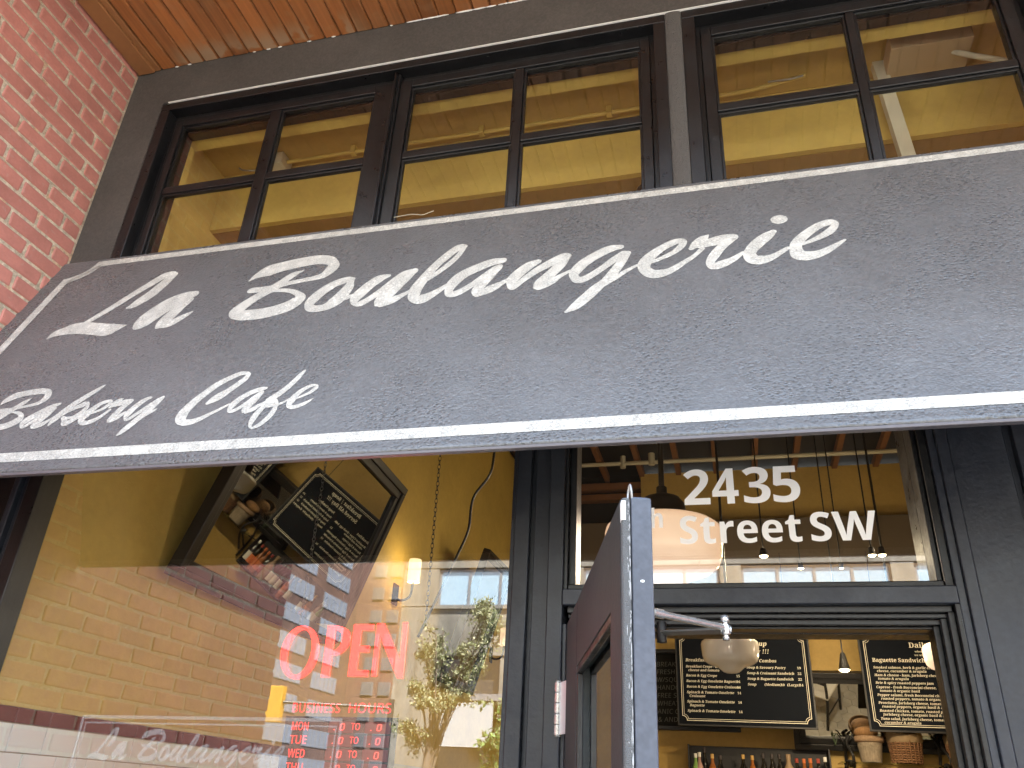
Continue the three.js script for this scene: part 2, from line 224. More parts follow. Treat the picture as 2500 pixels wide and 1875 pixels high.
// the brick pier that stands out from the shopfront on the left: bricks of a running bond, mortar behind
{
  const pier = thing('brick_wall', 'red painted brick wall running out from the left end of the shopfront', 'brick wall');
  const X = -2.35, P = 0.0677, Y0 = 3.977, PZ = 0.2035;
  mesh('mortar', bx(-3.0, X - 0.0048, -0.1, 4.345, -0.02, 1.893), M.mortar, pier);
  const J = 0.0105, variants = [], rv = rng(5);
  for (let i = 0; i < 6; i++) {
    const g = new RoundedBoxGeometry(0.05, P - J, PZ - J, 2, 0.0075);
    const p = g.attributes.position;
    for (let k = 0; k < p.count; k++) {
      const y = p.getY(k), z = p.getZ(k), e = 0.0022;
      p.setXYZ(k, p.getX(k) + e * 0.5 * Math.sin(z * 31 + i * 2), y + e * (Math.sin(z * 44 + i * 1.7) * 0.8 + Math.sin(z * 95 + i * 3.1) * 0.45), z + e * Math.sin(y * 70 + i));
    }
    g.computeVertexNormals();
    variants.push(g);
  }
  const rest = [];
  for (let n = -59; n <= 5; n++) {
    const yc = Y0 + P * (n + 0.5), even = ((n % 2) + 2) % 2 === 0, z0 = even ? 0.085 : 0.185;
    if (yc < 0.03) continue;
    for (let k = -1; k <= 9; k++) {
      const zc = z0 + PZ * (k + 0.5), a = Math.max(zc - PZ / 2 + J / 2, 0.004), b = Math.min(zc + PZ / 2 - J / 2, 1.9);
      if (b - a < 0.02) continue;
      const cut = b - a < PZ - J - 0.003, top = yc > 2.66 && zc < 1.02, low = yc > 1.55 && yc <= 2.66, v = Math.floor(rv() * 6);
      let g = variants[v];
      const dx = (rv() - 0.5) * 0.0032, dy = (rv() - 0.5) * 0.0026, tilt = (rv() - 0.5) * 0.014;
      if (cut) { g = new RoundedBoxGeometry(0.05, P - J, b - a, 2, 0.008); }
      const at = [X - 0.025 + dx, yc + dy, (a + b) / 2];
      if (top || low) {
        const gg = muv(g.clone().rotateX(tilt).translate(...at));
        mesh('brick', gg, M.bricks[Math.floor(rv() * 4)], pier);
      } else rest.push(muv(g.clone().translate(...at)));
    }
  }
  stuff(mesh('brickwork', join(rest), M.bricks[0], pier));
  // smeared mortar where the upright joints meet the bed joints
  const blobs = [], q = rng(77);
  for (let n = -22; n <= 4; n++) {
    const yc = Y0 + P * (n + 0.5), even = ((n % 2) + 2) % 2 === 0, z0 = even ? 0.085 : 0.185;
    for (let k = 0; k <= 5; k++) {
      const z = z0 + PZ * k, top = yc + P / 2;
      if (z > 1.05) continue;
      for (let j = 0; j < 4; j++) {
        const g = new THREE.IcosahedronGeometry(0.0055 + q() * 0.005, 1); g.scale(0.55, 1, 1.5 + q());
        g.translate(X - 0.0075, top - 0.002 - q() * 0.016 * (j > 1 ? 1 : 0.3), z + (q() - 0.5) * 0.028 * (j > 1 ? 0.5 : 1)); blobs.push(muv(g));
      }
    }
  }
  stuff(mesh('mortar_smear', join(blobs), M.mortar, pier));
}

// soffit of tongue-and-groove boards
{
  const soffit = thing('wooden_soffit', 'varnished brown board soffit above the shopfront and the brick wall', 'soffit');
  const y = 4.347, q = rng(19), shared = [];
  for (let i = 0; i < 62; i++) {
    const x0 = -2.2322 + i * 0.0707, dy = (q() - 0.5) * 0.0012;
    const w = 0.0707, d = 0.0068, s = new THREE.Shape([[0.0022, 0.02], [0.0014, d * 0.9], [d, 0], [w - d, 0], [w - 0.0014, d * 0.9], [w - 0.0022, 0.02]].map(([a, b]) => new THREE.Vector2(a, b)));
    const g = new THREE.ExtrudeGeometry(s, { depth: 1.33, bevelEnabled: false }); g.translate(x0, y + dy, 0.003);
    const gg = muv(g), uv = gg.attributes.uv; for (let k = 0; k < uv.count; k++) uv.setX(k, uv.getX(k) + 2.2322);
    mesh('board', gg, M.wood, soffit);
  }
  const trim = bx(-2.343, -2.262, y - 0.016, y + 0.01, 0.004, 1.33, 0.004), bead = bx(-2.262, -2.234, y - 0.006, y + 0.01, 0.004, 1.33, 0.003);
  mesh('edge_trim', trim, M.woodTrim, soffit); mesh('edge_bead', bead, M.woodTrim, soffit);
  mesh('front_trim', bx(-2.35, 2.3, y - 0.03, y + 0.2, 1.333, 1.37, 0.004), M.doorSkin, soffit);
  // flaking white filler along the joint with the stucco
  const chips = [];
  for (let i = 0; i < 170; i++) {
    const x = -2.2 + 2.6 * q(), dense = x > -1.12 && x < -0.45; if (!dense && q() > 0.28) continue;
    const w = 0.004 + q() * (dense ? 0.022 : 0.008), h = 0.0015 + q() * (dense ? 0.0028 : 0.0016);
    const g = new THREE.IcosahedronGeometry(1, 0); g.scale(w, h, 0.003); g.translate(x, y - 0.001, 0.003); chips.push(strip(g));
  }
  stuff(mesh('flaking_filler', join(chips), M.white, soffit));
}

// the stucco front: everything of it that is wall
{
  const T = M.stucco, top = 4.95;
  const front = thing('shopfront_wall', 'dark grey stucco front wall round the windows and door', 'wall'); front.userData.kind = 'structure';
  mesh('stucco_band', join([
    bx(-2.35, 2.4, 4.136, 4.347, -0.1, 0), bx(-2.35, 2.4, 4.347, top, -0.1, -0.002), bx(-2.35, -2.168, 3.14, 4.136, -0.1, 0), bx(1.07, 2.4, 3.14, 4.136, -0.1, 0),
    bx(-2.35, 2.4, 2.62, 3.14, -0.1, 0),
  ]), T, front);
  const pg2 = (() => { const g = new THREE.BufferGeometry(), n = 14, pos = [], idx = []; for (let j = 0; j <= 8; j++) for (let i = 0; i <= n; i++) { const a = Math.PI * i / n; pos.push(-0.0585 - 0.0295 * Math.cos(a), 3.14 + 0.994 * j / 8, 0.010 * Math.sin(a) - 0.008); } for (let j = 0; j < 8; j++) for (let i = 0; i < n; i++) { const a = j * (n + 1) + i; idx.push(a, a + 1, a + n + 1, a + 1, a + n + 2, a + n + 1); } g.setAttribute('position', new THREE.Float32BufferAttribute(pos, 3)); g.setIndex(idx); g.computeVertexNormals(); return muv(g); })();
  mesh('pilaster', join([pg2, bx(-0.087, -0.03, 3.14, 4.134, -0.1, -0.01)]), M.stuccoPale, front);
  mesh('drip_edge', bx(-2.14, 2.2, 4.1312, 4.1338, -0.02, 0.003), M.white, front);
  // brick and block above the soffit, and the storeys over the shop that keep the sun off the pavement
  const mass = thing('upper_storeys', 'brick storeys of the shop building rising above the soffit', 'building');
  mesh('wall', bx(-14, 14, 4.96, 5.4, -13, 1.5), M.bricks[1], mass);
  mesh('side_wall', bx(-14, -3.02, -0.1, 4.95, -13, 1.4), M.bricks[1], mass); mesh('side_wall', bx(3.6, 14, -0.1, 4.95, -13, 1.4), M.bricks[1], mass);
  mesh('facing_wall', bx(2.42, 3.6, -0.1, 4.95, -0.1, 0.2), M.bricks[2], mass);
  mesh('soffit_backing', bx(-3.0, 3.6, 4.375, 4.955, 0.004, 1.34), M.brown, mass);
}

// ---------------------------------------------------------------- upper windows: wooden sashes of four panes
const P = M.paint;
{
  const f = thing('window_frame', 'black wooden frame round the two left upper windows', 'window frame');
  mesh('casing', join([
    bx(-2.168, -0.087, 4.091, 4.1302, -0.09, -0.002, 0.003), bx(-2.168, -2.1235, 3.16, 4.0905, -0.09, -0.002, 0.003), bx(-0.129, -0.087, 3.16, 4.0905, -0.09, -0.002, 0.003),
    bx(-2.1234, -0.1292, 4.0621, 4.0908, -0.09, -0.05, 0.002), bx(-2.112, -0.132, 4.014, 4.0318, -0.118, -0.0785), bx(-2.112, -2.074, 3.2, 4.0138, -0.118, -0.0785), bx(-0.172, -0.132, 3.2, 4.0138, -0.118, -0.0785), bx(-2.1234, -2.102, 3.16, 4.0618, -0.088, -0.046, 0.002), bx(-0.146, -0.1292, 3.16, 4.0618, -0.088, -0.046, 0.002),
  ]), P, f);
  mesh('mullion', join([bx(-1.1255, -1.0985, 3.16, 4.088, -0.08, -0.024, 0.003), bx(-1.1165, -1.1075, 3.16, 4.078, -0.03, -0.006, 0.003)]), P, f);
  mesh('sill', bx(-2.168, -0.087, 3.13, 3.16, -0.1, 0.01, 0.004), P, f);
  const g = thing('window_frame', 'black wooden frame round the right upper window beyond the stucco pilaster', 'window frame');
  mesh('casing', join([
    bx(-0.03, 1.07, 4.091, 4.1302, -0.09, -0.002, 0.003), bx(-0.03, 0.0145, 3.16, 4.0905, -0.09, -0.002, 0.003), bx(1.015, 1.07, 3.16, 4.0905, -0.09, -0.002, 0.003),
    bx(-0.04, 1.06, 4.014, 4.0318, -0.118, -0.0785), bx(-0.04, 0.058, 3.2, 4.0138, -0.118, -0.0785), bx(0.968, 1.06, 3.2, 4.0138, -0.118, -0.0785), bx(0.0147, 1.0148, 4.0621, 4.0908, -0.09, -0.05, 0.002), bx(0.0147, 0.031, 3.16, 4.0618, -0.088, -0.046, 0.002), bx(0.998, 1.0148, 3.16, 4.0618, -0.088, -0.046, 0.002),
  ]), P, g);
  mesh('sill', bx(-0.03, 1.07, 3.13, 3.16, -0.1, 0.01, 0.004), P, g);
}
function sash(label, o0, o1, g0, g1, m0, m1) {
  const w = thing('upper_window', label, 'window'), y0 = 3.165, yb = 3.28, yt = 4.024, y1 = 4.0615, ma = 3.6605, mb = 3.692, zf = -0.036, zb = -0.078;
  const fr = join([bx(o0, g0, y0, y1, zb, zf, 0.003), bx(g1, o1, y0, y1, zb, zf, 0.003), bx(g0, g1, yt, y1, zb, zf - 0.0006, 0.003), bx(g0, g1, y0, yb, zb, zf - 0.0006, 0.003)]);
  mesh('sash', fr, P, w);
  const bead = (a, b, c, d) => { const t = 0.009; return [bx(a, b, d - t, d, -0.062, -0.046, 0.002), bx(a, b, c, c + t, -0.062, -0.046, 0.002), bx(a, a + t, c + t, d - t, -0.062, -0.0465, 0.002), bx(b - t, b, c + t, d - t, -0.062, -0.0465, 0.002)]; };
  const um = mesh('muntin', bx(m0, m1, yb, yt, -0.074, -0.0385, 0.004), P, w);
  mesh('glazing_bar', bx(g0, m0 + 0.0005, ma, mb, -0.074, -0.0395, 0.004), P, w); mesh('glazing_bar', bx(m1 - 0.0005, g1, ma, mb, -0.074, -0.0395, 0.004), P, w);
  for (const [a, b] of [[g0, m0], [m1, g1]]) for (const [c, d] of [[yb, ma], [mb, yt]]) {
    mesh('glazing_bead', join(bead(a, b, c, d)), P, w);
    const pg = new THREE.PlaneGeometry(b - a, d - c); pg.translate((a + b) / 2, (c + d) / 2, -0.058); mesh('pane', pg, M.paneUp, w);
  }
  return w;
}
sash('black sash window of four panes at the left end, beside the brick wall', -2.1015, -1.1257, -2.068, -1.2035, -1.6575, -1.609);
sash('black sash window of four panes between the thin mullion and the stucco pilaster', -1.0983, -0.1463, -1.0525, -0.1805, -0.6405, -0.607);
sash('black sash window of four panes right of the stucco pilaster', 0.0313, 0.9977, 0.0675, 0.9585, 0.5045, 0.5335);
{
  const gum = [], q = rng(3); for (let i = 0; i < 60; i++) { const x = lerp(-1.02, -0.25, q()); const g = new THREE.IcosahedronGeometry(0.003 + q() * 0.003, 0); g.scale(1.8, 0.5, 0.5); g.translate(x, 4.0615 + q() * 0.002, -0.041); gum.push(strip(g)); }
  tag(stuff(mesh('dust', join(gum), M.stuccoPale)), 'grey fluff lying along the top of the middle upper window', 'dust', null, 'stuff');
}

// ---------------------------------------------------------------- lower shopfront: posts, transom bar, door frame
{
  const f = thing('shopfront_frame', 'dark painted timber frame of display window, transom and doorway', 'shopfront frame'); f.userData.kind = 'structure';
  const B = M.paintBlue, K = M.paint;
  mesh('left_jamb', join([bx(-2.35, -2.246, 0, 2.62, -0.09, -0.012, 0.003), bx(-2.196, -2.142, 0, 2.62, -0.09, -0.006, 0.004)]), K, f);
  mesh('jamb_strip', join([bx(-2.246, -2.2225, 0, 2.62, -0.09, 0.0, 0.004), bx(-2.2225, -2.196, 0, 2.62, -0.09, -0.02, 0.002)]), B, f);
  mesh('middle_post', join([
    bx(-0.5615, -0.548, 0, 2.62, -0.1, -0.03, 0.002), bx(-0.548, -0.507, 0, 2.62, -0.1, -0.014, 0.004), bx(-0.507, -0.495, 0, 2.62, -0.1, -0.034, 0.001),
    bx(-0.495, -0.4515, 0, 2.62, -0.1, -0.022, 0.003), bx(-0.4515, -0.411, 0, 2.62, -0.1, 0.0, 0.004), bx(-0.411, -0.402, 0, 2.0, -0.1, -0.01, 0.002),
  ]), M.paintMid, f);
  mesh('transom_stop', join([bx(-0.411, -0.402, 2.0835, 2.62, -0.1, -0.012, 0.002), bx(-0.402, -0.3835, 2.1, 2.62, -0.1, -0.03, 0.003), bx(0.4555, 0.468, 2.1, 2.62, -0.1, -0.028, 0.003), bx(0.468, 0.487, 2.0835, 2.62, -0.1, -0.014, 0.003), bx(-0.402, 0.468, 2.0835, 2.0995, -0.1, -0.02, 0.003)]), K, f);
  mesh('transom_bar', join([bx(-0.411, 0.487, 2.043, 2.0833, -0.12, 0.003, 0.004)]), B, f);
  mesh('door_head', join([bx(-0.402, 0.474, 2.0285, 2.043, -0.12, -0.02, 0.002), bx(-0.402, 0.474, 2.018, 2.0284, -0.12, -0.034, 0.0025), bx(-0.402, 0.46, 2.006, 2.0179, -0.12, -0.05, 0.002), bx(-0.402, 0.45, 2.0, 2.0059, -0.12, -0.07, 0.002)]), M.blackGloss, f);
  mesh('door_jamb', join([bx(0.476, 0.487, 0, 2.043, -0.12, 0.0, 0.002), bx(0.4625, 0.476, 0, 2.0284, -0.12, -0.018, 0.002), bx(0.449, 0.4625, 0, 2.0179, -0.12, -0.036, 0.002), bx(0.436, 0.449, 0, 2.0059, -0.12, -0.06, 0.002), bx(-0.402, -0.39, 0, 2.0, -0.12, -0.03, 0.002)]), K, f);
  mesh('right_pilaster', join([bx(0.487, 0.505, 0, 2.62, -0.1, -0.004, 0.003), bx(0.505, 0.532, 0, 2.62, -0.1, 0.004, 0.004), bx(0.532, 0.655, 0, 2.62, -0.1, -0.002, 0.003), bx(0.655, 0.672, 0, 2.62, -0.1, -0.016, 0.002), bx(0.672, 0.86, 0, 2.62, -0.1, 0.006, 0.004), bx(0.86, 2.4, 0, 2.62, -0.1, -0.005)]), B, f);
  mesh('window_sill', bx(-2.142, -0.5615, 0.6, 0.64, -0.19, 0.03, 0.004), K, f);
  mesh('stall_riser', bx(-2.142, -0.5615, 0, 0.6, -0.19, -0.02), K, f);
}

// ---------------------------------------------------------------- awning
const KS = 0.379, NS = Math.hypot(1, KS);
// a point on the awning's face: x across, v up the slope from the front edge, lifted off the cloth
const onAwning = (x, v, h = 0) => [x, 2.3 + v / NS + h * KS / NS, 0.4018 - v * KS / NS + h / NS];
// strokes of brush lettering "x y width, ..." in millimetres; each | starts the next stroke
function brush(text, put, scale = 0.001) {
  const pos = [], nor = [], idx = []; let lift = 0;
  const vert = (x, y) => { lift += 1.2e-7; pos.push(...put(x, y, lift)); return pos.length / 3 - 1; };
  for (const s of text.split('|')) {
    const pts = s.trim().split(',').map((t) => t.trim().split(/\s+/).map((v) => v * scale)), n = pts.length, N = 7;
    const cr = (a, b, c, d, t) => 0.5 * (2 * b + (c - a) * t + (2 * a - 5 * b + 4 * c - d) * t * t + (3 * b - a - 3 * c + d) * t * t * t);
    const path = [];
    for (let i = 0; i < n - 1; i++) for (let k = 0; k < N + (i === n - 2 ? 1 : 0); k++) {
      const t = k / N, q = [pts[Math.max(i - 1, 0)], pts[i], pts[i + 1], pts[Math.min(i + 2, n - 1)]];
      path.push([0, 1, 2].map((c) => cr(q[0][c], q[1][c], q[2][c], q[3][c], t)));
    }
    let prev = null;
    path.forEach(([x, y, w], i) => {
      const a = path[Math.max(i - 1, 0)], b = path[Math.min(i + 1, path.length - 1)], l = Math.hypot(b[0] - a[0], b[1] - a[1]) || 1, nx = -(b[1] - a[1]) / l, ny = (b[0] - a[0]) / l, h = Math.max(w, 0.001 * scale) / 2;
      const L = vert(x + nx * h, y + ny * h), Rr = vert(x - nx * h, y - ny * h);
      if (prev) idx.push(prev[0], prev[1], L, prev[1], Rr, L);
      prev = [L, Rr];
      if (i === 0 || i === path.length - 1) {   // round ends
        const sgn = i === 0 ? -1 : 1, tx = ny * sgn, ty = -nx * sgn, c = vert(x, y); let last = sgn > 0 ? L : Rr; const to = sgn > 0 ? Rr : L;
        for (let k = 1; k <= 8; k++) { const ang = Math.PI * k / 8, s0 = sgn > 0 ? 1 : -1, v = k === 8 ? to : vert(x + nx * h * Math.cos(ang) * s0 + tx * h * Math.sin(ang), y + ny * h * Math.cos(ang) * s0 + ty * h * Math.sin(ang)); idx.push(c, v, last); last = v; }
      }
    });
  }
  const g = new THREE.BufferGeometry(); g.setAttribute('position', new THREE.Float32BufferAttribute(pos, 3)); g.setIndex(idx);
  const flat = g.toNonIndexed(), p = flat.attributes.position, A = new THREE.Vector3(...put(0, 0, 0)), bxv = new THREE.Vector3(...put(1, 0, 0)).sub(A), byv = new THREE.Vector3(...put(0, 1, 0)).sub(A), nn = bxv.clone().cross(byv).normalize();
  const a = new THREE.Vector3(), b = new THREE.Vector3(), c = new THREE.Vector3(), nv = new Float32Array(p.count * 3), uv = new Float32Array(p.count * 2);
  for (let i = 0; i < p.count; i += 3) {
    a.fromBufferAttribute(p, i); b.fromBufferAttribute(p, i + 1); c.fromBufferAttribute(p, i + 2);
    if (b.clone().sub(a).cross(c.clone().sub(a)).dot(nn) < 0) { p.setXYZ(i + 1, c.x, c.y, c.z); p.setXYZ(i + 2, b.x, b.y, b.z); }
  }
  for (let i = 0; i < p.count; i++) { nv.set([nn.x, nn.y, nn.z], i * 3); uv.set([p.getX(i), p.getY(i) * NS], i * 2); }
  flat.setAttribute('normal', new THREE.BufferAttribute(nv, 3)); flat.setAttribute('uv', new THREE.BufferAttribute(uv, 2));
  return flat;
}
const SCRIPT = `
main L: -1999 677 25, -1945 748 31, -1898 819 34, -1860 871 37, -1826 915 41, -1799 925 34, -1787 920 21 | -1787 917 33, -1799 873 45, -1817 815 50, -1839 777 48, -1858 751 34, -1873 741 13 | -2106 609 8, -2092 631 34, -2061 644 49, -2035 651 61, -1995 649 61, -1950 640 60, -1899 627 61, -1872 624 63, -1847 631 37, -1819 640 2
main a: -1638 779 35, -1672 775 43, -1714 751 49, -1746 708 54, -1766 666 53, -1771 638 43, -1767 623 31, -1746 637 31, -1723 671 30, -1701 710 35, -1669 744 40 | -1641 746 33, -1657 712 42, -1673 664 51, -1684 629 40, -1687 611 21 | -1682 617 27, -1652 623 37, -1624 648 30, -1605 665 19, -1593 680 3
main B: -1452 821 6, -1432 847 35, -1400 870 68, -1357 885 62, -1300 897 60, -1242 903 56, -1195 893 47, -1168 871 36, -1162 842 45, -1178 807 36, -1208 794 27, -1252 787 24, -1297 779 24, -1343 766 30, -1377 762 30, -1419 762 30 | -1263 848 3, -1295 827 31, -1318 795 35, -1341 762 43, -1364 739 40, -1389 713 41, -1413 679 47, -1425 652 51, -1420 631 35, -1391 627 52, -1340 625 55, -1287 634 57, -1242 655 58, -1224 686 47, -1231 708 25, -1263 731 21, -1299 743 19, -1339 747 17
main o: -1068 763 21, -1090 761 35, -1126 743 40, -1155 707 43, -1172 669 43, -1173 641 29, -1160 626 32, -1137 621 33, -1110 628 39, -1091 648 51, -1079 677 48, -1069 715 39, -1068 751 21 | -1074 663 38, -1050 667 23, -1036 675 13
main u: -947 758 18, -972 748 40, -999 715 43, -1019 672 45, -1024 645 32, -1017 626 19, -1001 624 28, -978 643 27, -946 683 30, -918 724 36, -890 754 45, -866 770 28 | -864 766 23, -881 747 41, -904 699 46, -927 652 50, -939 623 37, -943 610 17 | -929 608 25, -899 625 34, -870 648 20, -850 664 15
main l: -726 866 17, -737 825 20, -760 781 22, -790 739 20, -812 714 19 | -726 877 23, -743 876 33, -771 838 34, -800 785 33, -822 724 37, -835 675 41, -835 639 38, -828 619 31, -807 615 46, -783 629 35, -760 651 24, -741 673 17
main a: -588 772 29, -618 769 37, -656 750 41, -699 720 42, -723 679 40, -728 641 26, -717 624 29, -695 630 28, -661 662 25, -627 701 30, -599 733 33 | -593 741 24, -614 699 34, -631 663 37, -642 629 31, -643 611 16 | -635 608 22, -602 630 35, -573 653 22, -550 673 13
main n: -477 745 23, -498 732 36, -524 699 40, -541 666 37, -543 636 21, -536 623 18, -528 631 20, -512 655 22, -478 696 28, -439 729 35, -402 755 38, -393 757 29 | -392 749 22, -408 714 34, -433 671 37, -456 635 38, -464 616 22 | -457 612 24, -429 633 30, -403 658 18, -376 679 12
main g: -239 774 23, -268 770 35, -305 745 36, -340 710 38, -360 672 35, -362 648 25, -347 629 30, -323 638 27, -288 672 24, -255 710 27, -227 738 28 | -216 739 19, -233 695 28, -255 644 30, -275 611 25, -295 583 34, -322 542 36, -349 506 30, -370 487 10 | -277 595 19, -242 626 19, -213 653 14, -188 671 11
main e: -147 680 14, -117 696 17, -87 718 20, -67 745 22, -63 769 20, -86 768 28, -123 742 29, -154 706 36, -168 676 37, -167 649 33, -153 627 36, -132 619 38, -100 628 27, -64 659 19, -34 688 15, -12 719 15
main r: -40 726 17, -26 745 32, -7 770 29, 6 784 7 | -17 737 28, 16 747 41, 46 755 45, 68 759 37 | 66 751 28, 38 715 28, 19 680 30, 7 650 24, 8 629 19, 19 627 31, 40 636 32, 66 652 22, 94 679 12
main i: 178 765 19, 159 745 35, 131 712 38, 110 673 33, 116 642 38, 138 635 39, 167 645 23, 207 677 14 | 180.0 811.0 0.5, 184.9 814.1 29.6, 189.8 817.2 38.6, 194.6 820.4 43.1, 199.5 823.5 44.5, 204.4 826.6 43.1, 209.2 829.8 38.6, 214.1 832.9 29.6, 219.0 836.0 0.5
main e: 247 689 12, 282 707 18, 316 733 25, 336 764 20, 326 780 29, 296 769 28, 261 737 30, 234 701 32, 226 671 32, 231 640 41, 253 631 41, 284 638 29, 317 660 20, 349 687 8
sub B: -2059 289 3, -2052 306 25, -2035 322 33, -2003 332 28, -1960 337 28, -1929 335 24, -1912 325 21, -1906 302 26, -1918 284 18, -1945 275 13, -1979 268 12, -2009 262 18, -2040 258 23, -2055 257 19 | -1960 308 2, -1974 292 20, -1987 275 21, -2000 258 24, -2012 243 27, -2026 225 29, -2031 207 25, -2018 194 17, -1989 190 26, -1962 197 31, -1944 214 34, -1946 233 16, -1967 247 11, -1991 252 7
sub a: -1837 271 12, -1854 264 20, -1877 247 23, -1898 226 27, -1913 205 28, -1912 188 11, -1902 184 14, -1890 196 15, -1875 220 17, -1860 242 19, -1845 252 17 | -1843 252 15, -1851 229 23, -1861 207 24, -1868 186 24, -1868 178 10 | -1862 178 13, -1843 189 21, -1829 203 13, -1816 219 10
sub k: -1725 338 10, -1740 319 19, -1762 293 23, -1784 264 25, -1802 231 26, -1811 205 24, -1816 185 10 | -1807 206 11, -1790 233 16, -1766 250 18, -1745 262 24, -1733 264 8, -1729 242 17, -1738 222 17, -1754 209 12, -1772 209 8 | -1787 212 11, -1773 200 18, -1771 187 12, -1759 186 23, -1742 199 18, -1724 216 12
sub e: -1707 217 8, -1685 225 10, -1664 240 15, -1656 260 13, -1667 267 14, -1688 258 18, -1704 234 26, -1714 211 33, -1712 191 19, -1696 181 18, -1675 187 19, -1656 202 15, -1641 229 10
sub r: -1647 239 9, -1639 251 23, -1630 266 22, -1622 274 3 | -1631 250 20, -1609 257 23, -1589 261 15 | -1588 259 16, -1601 237 21, -1610 210 23, -1616 188 19, -1617 181 8 | -1611 181 12, -1596 195 18, -1582 213 10
sub y: -1529 268 11, -1544 259 20, -1560 234 23, -1568 206 23, -1566 187 9, -1556 184 14, -1539 204 15, -1518 230 17, -1498 253 19, -1488 266 11 | -1487 261 11, -1499 231 19, -1515 202 22, -1530 170 23, -1544 143 21, -1554 124 8 | -1523 175 12, -1506 198 14, -1489 213 10, -1482 220 2
sub C: -1327 227 14, -1314 241 29, -1299 255 31, -1285 271 24, -1268 293 22, -1254 315 21, -1250 332 16, -1258 341 14, -1277 341 19, -1302 327 22, -1331 303 25, -1354 270 27, -1375 232 30, -1386 198 34, -1384 174 33, -1372 158 24, -1349 155 23, -1325 164 19, -1299 183 14, -1278 198 11, -1258 215 8
sub a: -1170 270 11, -1186 267 18, -1209 256 19, -1232 236 21, -1244 213 23, -1246 194 14, -1238 187 14, -1221 196 14, -1203 218 14, -1188 238 16, -1176 254 15 | -1174 252 11, -1182 228 17, -1192 208 21, -1199 190 20, -1200 181 9 | -1191 179 11, -1175 190 18, -1162 203 13, -1148 213 10
sub f: -1076 332 7, -1083 314 16, -1096 281 19, -1113 252 21, -1130 232 22, -1142 222 18 | -1147 212 15, -1138 211 34, -1127 208 36, -1117 204 25, -1108 200 10 | -1144 204 16, -1154 178 19, -1159 153 19, -1158 129 11, -1152 119 6 | -1111 195 12, -1111 172 17, -1118 149 17, -1131 128 15, -1147 117 9 | -1110 198 11, -1093 208 8, -1081 219 6
sub e: -1063 217 6, -1045 228 9, -1027 240 12, -1017 256 14, -1019 265 8, -1033 266 12, -1052 253 16, -1066 232 19, -1072 211 23, -1072 194 15, -1060 186 15, -1042 190 15, -1024 201 11, -1010 215 2`;
const script = (which) => SCRIPT.trim().split('\n').filter((l) => l.startsWith(which)).map((l) => { const [head, body] = l.split(':'); return [head.split(' ')[1], body]; });
